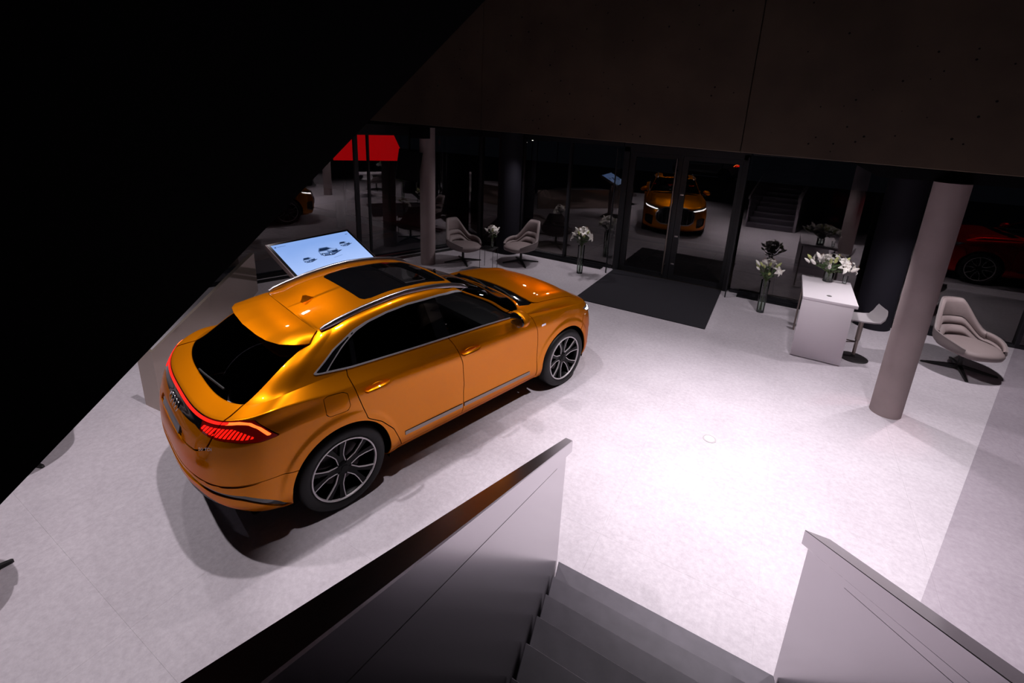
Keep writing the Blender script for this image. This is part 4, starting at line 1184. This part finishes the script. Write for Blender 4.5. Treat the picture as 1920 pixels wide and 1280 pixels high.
# ------------------------------------------------------------------ swivel lounge chairs
def make_lounge(label, loc, rz):
    root = empty('lounge_chair', loc, rz, label, 'chair', 'taupe swivel lounge chairs')
    def rim(phi):          # phi: angle from the back centre, degrees
        a = abs(phi)
        h = 1 - max(0, min(1, (a - 26) / 40)); h = h * h * (3 - 2 * h)
        g = max(0, min(1, (a - 66) / 68))
        z = .585 + .42 * h - .115 * g * g
        c, s = math.cos(math.radians(phi)), math.sin(math.radians(phi))
        x = -.33 * c - .10 * h if a < 90 else -.40 * c
        y = .375 * s * (1 - .20 * h)
        return Vector((x, y, z))
    def base(phi):
        c, s = math.cos(math.radians(phi)), math.sin(math.radians(phi))
        return Vector((-.20 * c + .02, .235 * s, .325))
    def pt(phi, t, off):
        r, b = rim(phi), base(phi)
        p = b + (r - b) * t
        c, s = math.cos(math.radians(phi)), math.sin(math.radians(phi))
        out = Vector((-c, s, 0))
        p += out * (.085 * math.sin(PI * min(1, t * 1.05)) * (1 - .35 * t)) - out * off
        return p
    PH = np.linspace(-136, 136, 47); TT = np.linspace(0, 1, 13)
    bm = bmesh.new()
    o = [[bm.verts.new(pt(p, t, 0)) for t in TT] for p in PH]
    i_ = [[bm.verts.new(pt(p, t, .022) + Vector((0, 0, .0))) for t in TT] for p in PH]
    n, m = len(PH), len(TT)
    for a in range(n - 1):
        for b in range(m - 1):
            bm.faces.new((o[a][b], o[a + 1][b], o[a + 1][b + 1], o[a][b + 1])); bm.faces.new((i_[a][b], i_[a][b + 1], i_[a + 1][b + 1], i_[a + 1][b]))
        bm.faces.new((o[a][m - 1], o[a + 1][m - 1], i_[a + 1][m - 1], i_[a][m - 1]))
    for a in (0, n - 1):
        for b in range(m - 1): bm.faces.new((o[a][b], o[a][b + 1], i_[a][b + 1], i_[a][b]))
    bmesh.ops.triangle_fill
    cen = bm.verts.new((0.02, 0, .312))
    for a in range(n - 1): bm.faces.new((o[a][0], cen, o[a + 1][0]))
    bm_obj('shell', bm, M['fabricd'], root, angle=60)
    # padded lining in three channels
    bands = [(.22, .40), (.41, .585), (.595, 1.0)]
    for k, (t0, t1) in enumerate(bands):
        bm = bmesh.new()
        lim = 120 if k < 2 else 70
        PH2 = np.linspace(-lim, lim, 37); T2 = np.linspace(0, 1, 9)
        rows = []
        for p in PH2:
            r = []
            for u in T2:
                t = t0 + (t1 - t0) * u
                fat = (math.sin(PI * u)) ** .5 if k < 2 else (math.sin(PI * min(1, .06 + u * .94))) ** .35
                th = (.062 if k == 0 else .050 if k == 1 else .040) * fat
                if k < 2: th *= .55 + .45 * math.cos(math.radians(p) * .6)
                if k == 0: th += .005 * math.sin(p * .55) * math.sin(PI * u)
                r.append(bm.verts.new(pt(p, min(t, .995), .018 + th)))
            rows.append(r)
        for a in range(len(PH2) - 1):
            for b in range(8): bm.faces.new((rows[a][b], rows[a][b + 1], rows[a + 1][b + 1], rows[a + 1][b]))
        bm_obj('back_cushion', bm, M['fabric'], root, angle=70)
    # arm lining above the channels at the sides
    for s in (-1, 1):
        bm = bmesh.new(); rows = []
        for p in np.linspace(62, 136, 17):
            rows.append([bm.verts.new(pt(s * p, t, .020 + .022 * math.sin(PI * (t - .585) / .415 * .98 + .02))) for t in np.linspace(.585, .998, 8)])
        for a in range(16):
            for b in range(7): bm.faces.new((rows[a][b], rows[a][b + 1], rows[a + 1][b + 1], rows[a + 1][b]))
        bm_obj('arm_lining', bm, M['fabric'], root, angle=70)
    # seat cushion
    bm = bmesh.new(); NA = 40; rows = []
    for q, (k, z) in enumerate([(.80, .33), (.98, .36), (1.02, .41), (.97, .445), (.80, .462), (.45, .468), (0.02, .468)]):
        r = []
        for a in range(NA):
            t = 2 * PI * a / NA
            c, s = math.cos(t), math.sin(t)
            ex = 2.5
            x = .05 + .335 * k * math.copysign(abs(c) ** (2 / ex), c); y = .30 * k * math.copysign(abs(s) ** (2 / ex), s)
            r.append(bm.verts.new((x, y, z - .02 * max(0, -x) - (.012 if x > .25 else 0))))
        rows.append(r)
    for q in range(len(rows) - 1):
        for a in range(NA): bm.faces.new((rows[q][a], rows[q][(a + 1) % NA], rows[q + 1][(a + 1) % NA], rows[q + 1][a]))
    bm.faces.new(rows[0][::-1]); bm.faces.new(rows[-1])
    bm_obj('seat_cushion', bm, M['fabric'], root, angle=60)
    bm = bmesh.new(); rr = lathe(bm, [(.028, .05), (.026, .32)], 16); bm.faces.new(rr[0][::-1]); bm.faces.new(rr[1]); bm_obj('column_post', bm, M['blackmetal'], root)
    for k in range(4):
        t = PI / 4 + k * PI / 2 + .30
        d = Vector((math.cos(t), math.sin(t), 0)); nrm2 = Vector((-d.y, d.x, 0))
        bm = bmesh.new(); secs = []
        for r, w, z0, z1 in ((.01, .030, .045, .085), (.20, .024, .022, .055), (.39, .015, .0, .022), (.40, .010, .0, .016)):
            secs.append([bm.verts.new(d * r + nrm2 * a + Vector((0, 0, b))) for a, b in ((-w, z0), (w, z0), (w * .8, z1), (-w * .8, z1))])
        for i in range(3):
            for j in range(4): bm.faces.new((secs[i][j], secs[i][(j + 1) % 4], secs[i + 1][(j + 1) % 4], secs[i + 1][j]))
        bm.faces.new(secs[0][::-1]); bm.faces.new(secs[-1])
        bm_obj('star_leg', bm, M['blackmetal'], root, smooth=False)
    root.scale = (1.12, 1.14, 1.0)
    return root
ch = make_lounge('taupe lounge chair left of the little side table, nearest the slim left column', (-6.44, 8.83, 0), math.radians(-12))
def another(src, label, loc, rz):
    c = copy_tree(src); c['label'] = label; c.location = loc; c.rotation_euler = (0, 0, rz); return c
another(ch, 'taupe lounge chair right of the little side table, against the dark column', (-5.29, 9.63, 0), math.radians(-108))
another(ch, 'taupe lounge chair standing alone behind the thick column at the right edge', (2.75, 8.98, 0), math.radians(-62))
ch4 = another(ch, 'lounge chair hidden by the black staircase, upper leg tip showing at the left', (-6.02, .89, 0), math.radians(20 - 45 - 17))
ch5 = another(ch, 'lounge chair outside the left edge, only a low leg tip showing', (-4.52, .17, 0), math.radians(85 - 45 - 17)); ch5.location = (-4.56, .12, 0)

# ------------------------------------------------------------------ side table
t = empty('side_table', (-5.66, 8.76, 0), math.radians(10), 'small black wire-legged side table between the two lounge chairs', 'table')
box_obj('table_top', (0, 0, .492), (.34, .30, .016), M['blackmetal'], t, bev=.004)
for x in (-.16, .16):
    for y in (-.14, .14):
        bm = bmesh.new(); tube(bm, [(x, y, 0), (x, y, .485)], .006, 8); bm_obj('leg', bm, M['blackmetal'], t)

# ------------------------------------------------------------------ flowers
def rot_to(d):
    return Vector(d).normalized().to_track_quat('Z', 'Y').to_matrix().to_4x4()
def lily(parent, p, d, s, rnd):
    bm = bmesh.new(); R = Matrix.Translation(p) @ rot_to(d) @ Matrix.Rotation(rnd.random() * 6, 4, 'Z')
    for k in range(6):
        a = k * PI / 3; L = s * (1.0 if k % 2 else .92); w = s * (.24 if k % 2 else .19)
        rows = []
        for u in np.linspace(0, 1, 6):
            r = L * (.10 + .75 * u ** 1.1); z = L * (.10 + .75 * u - .62 * u ** 3)
            ww = w * (math.sin(PI * min(1, u * .86 + .10))) ** .8 * (1 if u < .99 else .12)
            rows.append([bm.verts.new(R @ Vector((r * math.cos(a) - y * math.sin(a), r * math.sin(a) + y * math.cos(a), z + abs(y) * .35))) for y in (-ww, 0, ww)])
        for i in range(5):
            for j in range(2): bm.faces.new((rows[i][j], rows[i][j + 1], rows[i + 1][j + 1], rows[i + 1][j]))
    f = bm_obj('lily_flower', bm, M['petal'], parent, angle=80)
    bm = bmesh.new()
    for k in range(5):
        a = k * 2 * PI / 5 + .3; e = R @ Vector((.22 * s * math.cos(a), .22 * s * math.sin(a), .72 * s))
        bmesh.ops.create_uvsphere(bm, u_segments=6, v_segments=4, radius=.035 * s, matrix=Matrix.Translation(e))
    bm_obj('stamens', bm, M['anther'], f)
def lily_bud(parent, p, d, s, rnd, m=None):
    bm = bmesh.new(); R = Matrix.Translation(p) @ rot_to(d)
    prof = [(.02, 0), (.14, .18), (.19, .42), (.16, .70), (.07, .92), (.01, 1.0)]
    rr = lathe(bm, [(r * s, h * s) for r, h in prof], 10)
    for v in bm.verts: v.co = R @ v.co
    bm_obj('lily_bud', bm, m or M['bud'], parent)
def blade_leaf(parent, p, d, L, w):
    bm = bmesh.new(); R = Matrix.Translation(p) @ rot_to(d); rows = []
    for u in np.linspace(0, 1, 6):
        ww = w * math.sin(PI * min(1, .12 + u * .86)); x = L * .35 * u * u
        rows.append([bm.verts.new(R @ Vector((x, y, L * (u - .25 * u * u) + abs(y) * .3))) for y in (-ww, 0, ww)])
    for i in range(5):
        for j in range(2): bm.faces.new((rows[i][j], rows[i][j + 1], rows[i + 1][j + 1], rows[i + 1][j]))
    bm_obj('leaf', bm, M['leaf'], parent, angle=80)
def bouquet(label, loc, zfoot, zrim, htop, spread, nopen, nbud, seed, s=.105, squash=1.0):
    """stems start at zfoot inside the vase, pass the rim at zrim, heads up to htop above the vase base"""
    rnd = random.Random(seed)
    root = empty('lily_bouquet', loc, 0, label, 'flowers', 'white lily bouquets')
    N = nopen + nbud
    order = list(range(N)); rnd.shuffle(order)
    for k in range(N):
        a = 2 * PI * (k * .382 + rnd.random() * .08)
        rad = spread * math.sqrt((k + .6) / N)
        top = htop - (rad / spread) ** 1.6 * (htop - zrim) * .55 + rnd.uniform(-.02, .02)
        e = Vector((rad * math.cos(a), rad * math.sin(a) * squash, top))
        b = Vector((-.018 * math.cos(a), -.018 * math.sin(a), zfoot)); mid = Vector((.02 * math.cos(a), .02 * math.sin(a), zrim))
        bm = bmesh.new(); tube(bm, [b, mid, mid + (e - mid) * .5 + Vector((0, 0, .02)), e], .0042, 6); bm_obj('stem', bm, M['stem'], root)
        d = Vector((math.cos(a) * (.35 + rad / spread * .9), math.sin(a) * (.35 + rad / spread * .9), .75 - .35 * rad / spread))
        if order[k] < nopen: lily(root, e, d, s * rnd.uniform(.95, 1.2), rnd)
        else: lily_bud(root, e, d + Vector((0, 0, .5)), s * rnd.uniform(.9, 1.15), rnd, M['bud'] if rnd.random() < .55 else M['petal'])
        blade_leaf(root, mid + (e - mid) * rnd.uniform(.35, .8), Vector((math.cos(a + 1.2), math.sin(a + 1.2), rnd.uniform(.0, .7))), rnd.uniform(.10, .17), .014)
    return root
def vase(label, loc, r, h, wl, wall=.004, taper=0.0):
    root = empty('glass_vase', loc, 0, label, 'vase')
    bm = bmesh.new(); rr = lathe(bm, [(r - taper, .004), (r, h)], 28); bm.faces.new(rr[0]); bm_obj('vase_body', bm, M['vase'], root)
    bm = bmesh.new(); lathe(bm, [(r + .0015, h - .003), (r + .0015, h + .003), (r - .002, h + .003), (r - .002, h - .003)], 28, close=True); bm_obj('vase_rim', bm, M['vase'], root)
    bm = bmesh.new(); rr = lathe(bm, [(r - taper - .004, 0.0), (r - taper, .002), (r - taper, .016), (r - taper - .006, .020)], 28); bm.faces.new(rr[0][::-1]); bm.faces.new(rr[-1]); bm_obj('vase_base', bm, M['vase'], root)
    bm = bmesh.new(); rr = lathe(bm, [(r - taper - .006, .022), (r - .006, wl)], 24); bm.faces.new(rr[0][::-1]); bm.faces.new(rr[1]); bm_obj('water', bm, M['water'], root)
    return root
VA = (-3.79, 9.75, 0); VB = (-.015, 9.70, 0); VC = (.875, 9.10, .985); VD = (-5.60, 8.80, .5)
vase('tall glass cylinder vase on the floor left of the entrance mat', VA, .075, .66, .30, taper=.008)
bouquet('white lilies in the tall floor vase left of the entrance mat', VA, .05, .66, 1.03, .19, 10, 8, 3, s=.125)
vase('tall glass cylinder vase on the floor between entrance and white counter', VB, .075, .64, .26, taper=.008)
bouquet('loose white lilies in the tall floor vase between entrance and white counter', VB, .05, .64, 1.0, .21, 6, 11, 11, s=.12)
vase('short round glass vase on top of the white counter', VC, .075, .15, .10)
bouquet('wide spread of white lilies on top of the white counter', VC, .02, .15, .38, .34, 9, 11, 21, s=.135, squash=.7)
vase('slim small glass vase on the side table between the chairs', VD, .032, .20, .10)
bouquet('three white lilies with buds in the slim vase on the side table', VD, .02, .20, .46, .12, 3, 4, 31, s=.13)
g = empty('drinking_glass', (1.115, 9.14, .985), 0, 'empty clear drinking glass on the white counter right of the flowers', 'glass')
bm = bmesh.new(); lathe(bm, [(.030, .012), (.036, .13)], 20); bm_obj('glass_wall', bm, M['vase'], g)
bm = bmesh.new(); rr = lathe(bm, [(.030, .0), (.030, .012)], 20); bm.faces.new(rr[0][::-1]); bm.faces.new(rr[1]); bm_obj('glass_foot', bm, M['vase'], g)

# ------------------------------------------------------------------ white counter and stool
k = empty('counter', (0, 0, 0), 0, 'white high counter with a flower vase on its top right of the entrance', 'counter')
box_obj('counter_top', (.862, 8.615, .960), (.70, 1.27, .05), M['white'], k, bev=.004)
box_obj('front_panel', (.840, 8.01, .474), (.655, .06, .922), M['white'], k, bev=.003)
box_obj('back_leg', (.553, 9.17, .466), (.025, .10, .932), M['steel'], k, bev=.002)
box_obj('back_leg', (1.17, 9.17, .466), (.025, .10, .932), M['steel'], k, bev=.002)
bm = bmesh.new(); rr = lathe(bm, [(.035, .984), (.035, .988), (.024, .988)], 20); bm.faces.new(rr[-1]); o = bm_obj('cable_grommet', bm, M['grommet'], k); o.location = (.862, 8.24, 0)
s_ = empty('bar_stool', (1.37, 8.47, 0), math.radians(14), 'pale grey bar stool with a dark disc foot right of the white counter', 'stool')
bm = bmesh.new(); rr = lathe(bm, [(.20, 0), (.205, .006), (.19, .014), (.04, .022), (.028, .05), (.028, .06)], 40); bm.faces.new(rr[0][::-1]); bm.faces.new(rr[-1]); bm_obj('disc_foot', bm, M['stoolbase'], s_)
bm = bmesh.new(); rr = lathe(bm, [(.024, .05), (.024, .30), (.033, .31), (.033, .64)], 20); bm.faces.new(rr[-1]); bm_obj('stool_post', bm, M['steel'], s_)
bm = bmesh.new(); tube(bm, [(.02, 0, .27), (-.17, .05, .27), (-.17, -.05, .27), (.02, 0, .272)], .009, 8); bm_obj('foot_rest', bm, M['steel'], s_)
bm = bmesh.new(); rows = []
prof = [(-.21, .655), (-.19, .668), (-.05, .660), (.08, .664), (.15, .690), (.195, .75), (.215, .83), (.222, .885)]
for x, z in prof:
    rows.append([(x + .0, y, z + .05 * abs(y / .20) ** 3 * (.5 if x < .1 else .2)) for y in np.linspace(-.20, .20, 11) * (1 if z < .8 else (.9 if z < .86 else .72))])
top = [[bm.verts.new(v) for v in r] for r in rows]; bot = [[bm.verts.new((x + (.012 if x > .12 else 0), y, z - .020)) for x, y, z in r] for r in rows]
for i in range(len(prof) - 1):
    for j in range(10):
        bm.faces.new((top[i][j], top[i + 1][j], top[i + 1][j + 1], top[i][j + 1])); bm.faces.new((bot[i][j], bot[i][j + 1], bot[i + 1][j + 1], bot[i + 1][j]))
for i in range(len(prof) - 1):
    for j in (0, 10): bm.faces.new((top[i][j], top[i + 1][j], bot[i + 1][j], bot[i][j]))
for i in (0, len(prof) - 1):
    for j in range(10): bm.faces.new((top[i][j], top[i][j + 1], bot[i][j + 1], bot[i][j]))
bm_obj('seat_shell', bm, M['stoolgrey'], s_, angle=60)

# ------------------------------------------------------------------ entrance mat, floor socket
bm = bmesh.new(); prism(bm, [(-3.245, 8.18), (-.785, 8.18), (-.815, 10.55), (-3.235, 10.55)], .0005, .014)
bmesh.ops.bevel(bm, geom=bm.edges[:], offset=.004, segments=1, affect='EDGES')
mt = bm_obj('entrance_mat', bm, M['matt'], smooth=False); tag(mt, 'large charcoal entrance mat on the floor in front of the glass door', 'mat')
fs = empty('floor_socket', (-.25, 5.065, 0), 0, 'round floor socket lid set in the bright floor', 'socket')
bm = bmesh.new(); rr = lathe(bm, [(.072, .0005), (.072, .004), (.060, .005), (.058, .003), (.001, .003)], 36); bm_obj('lid_ring', bm, M['stoolgrey'], fs)
bm = bmesh.new(); rr = lathe(bm, [(.056, .0032), (.055, .005), (.001, .005)], 36); bm_obj('lid', bm, M['discfloor'], fs)

# ------------------------------------------------------------------ dim street scene behind the glass
def bollard(x, y, label):
    bm = bmesh.new(); rr = lathe(bm, [(.13, -.05), (.13, .72), (.10, .78), (.02, .80)], 20); bm.faces.new(rr[0][::-1]); bm.faces.new(rr[-1])
    o = bm_obj('bollard', bm, M['black']); o.location = (x, y, 0); tag(o, label, 'bollard', 'bollards along the pavement')
bollard(-11.5, 9.5, 'dark bollard outside behind the touch screen')
bollard(-9.8, 14.3, 'dark bollard outside behind the left lounge chair')
def bicycle(loc, rz, label):
    root = empty('bicycle', loc, rz, label, 'bicycle')
    for x in (-.52, .52):
        bm = bmesh.new(); tube(bm, [(x + .33 * math.cos(t), 0, .345 + .33 * math.sin(t)) for t in np.linspace(0, 2 * PI, 33)[:-1]], .016, 6, closed=True, up=Vector((0, 1, 0)))
        w = bm_obj('bicycle_wheel', bm, M['rubber'], root)
        bm = bmesh.new(); tube(bm, [(x + .308 * math.cos(t), 0, .345 + .308 * math.sin(t)) for t in np.linspace(0, 2 * PI, 33)[:-1]], .008, 6, closed=True, up=Vector((0, 1, 0)))
        for k in range(9):
            a = k * PI / 4.5; tube(bm, [(x, 0, .345), (x + .30 * math.cos(a), 0, .345 + .30 * math.sin(a))], .002, 4)
        bm_obj('wheel_rim', bm, M['chrome'], w)
    bm = bmesh.new()
    for a, b in (((-.52, 0, .345), (-.08, 0, .30)), ((-.08, 0, .30), (-.22, 0, .80)), ((-.52, 0, .345), (-.20, 0, .72)), ((-.20, 0, .72), (.36, 0, .74)), ((-.08, 0, .30), (.38, 0, .66)), ((.34, 0, .92), (.40, 0, .62)), ((.40, 0, .62), (.52, 0, .345))): tube(bm, [a, b], .016, 8)
    bm_obj('bicycle_frame', bm, M['black'], root)
    bm = bmesh.new(); tube(bm, [(.30, -.28, .98), (.36, -.2, .97), (.34, 0, .93), (.36, .2, .97), (.30, .28, .98)], .012, 6); bm_obj('handlebar', bm, M['chrome'], root)
    bm = bmesh.new(); bmesh.ops.create_uvsphere(bm, u_segments=12, v_segments=6, radius=1, matrix=Matrix.Translation((-.24, 0, .85)) @ Matrix.Diagonal((.13, .07, .035, 1))); bm_obj('saddle', bm, M['black'], root)
bicycle((-9.2, 18.0, -.06), math.radians(-25), 'bicycle parked in the dark street behind the right lounge chair')
for i, (x, y, z) in enumerate(((-14.0, 27, 3.4), (-12.6, 27, 3.2), (-13.2, 24, 2.2), (-12.9, 24.2, 2.35), (-11.6, 27, 2.9), (-3.4, 30, 2.6), (5.2, 26, 3.3))):
    r = empty('street_lamp', (x, y, -.06), 0, 'tiny far street lamp glowing in the dark outside', 'lamp', 'far street lamps')
    bm = bmesh.new(); tube(bm, [(0, 0, 0), (0, 0, z)], .03, 6); bm_obj('lamp_post', bm, M['black'], r)
    bm = bmesh.new(); bmesh.ops.create_uvsphere(bm, u_segments=10, v_segments=6, radius=.055, matrix=Matrix.Translation((0, 0, z))); bm_obj('lamp_head', bm, M['hazewhite'], r)
rb_ = empty('advertising_board', (-12.42, 11.78, -.06), math.atan2(.8, .6), 'red backlit board with a cut corner outside, above the touch screen', 'sign')
bm = bmesh.new()
pol = [(-1.3, 1.84), (.86, 1.84), (.95, 2.12), (.57, 2.97), (-1.3, 2.97)]
a = [bm.verts.new((x, -.06, z)) for x, z in pol]; b = [bm.verts.new((x, .06, z)) for x, z in pol]
bm.faces.new(a); bm.faces.new(b[::-1])
for i in range(5): bm.faces.new((a[i], b[i], b[(i + 1) % 5], a[(i + 1) % 5]))
bm_obj('board_face', bm, M['redwall'], rb_, smooth=False)
for x in (-1.0, .5):
    bm = bmesh.new(); tube(bm, [(x, .09, 0), (x, .09, 2.6)], .04, 8); bm_obj('board_post', bm, M['black'], rb_)
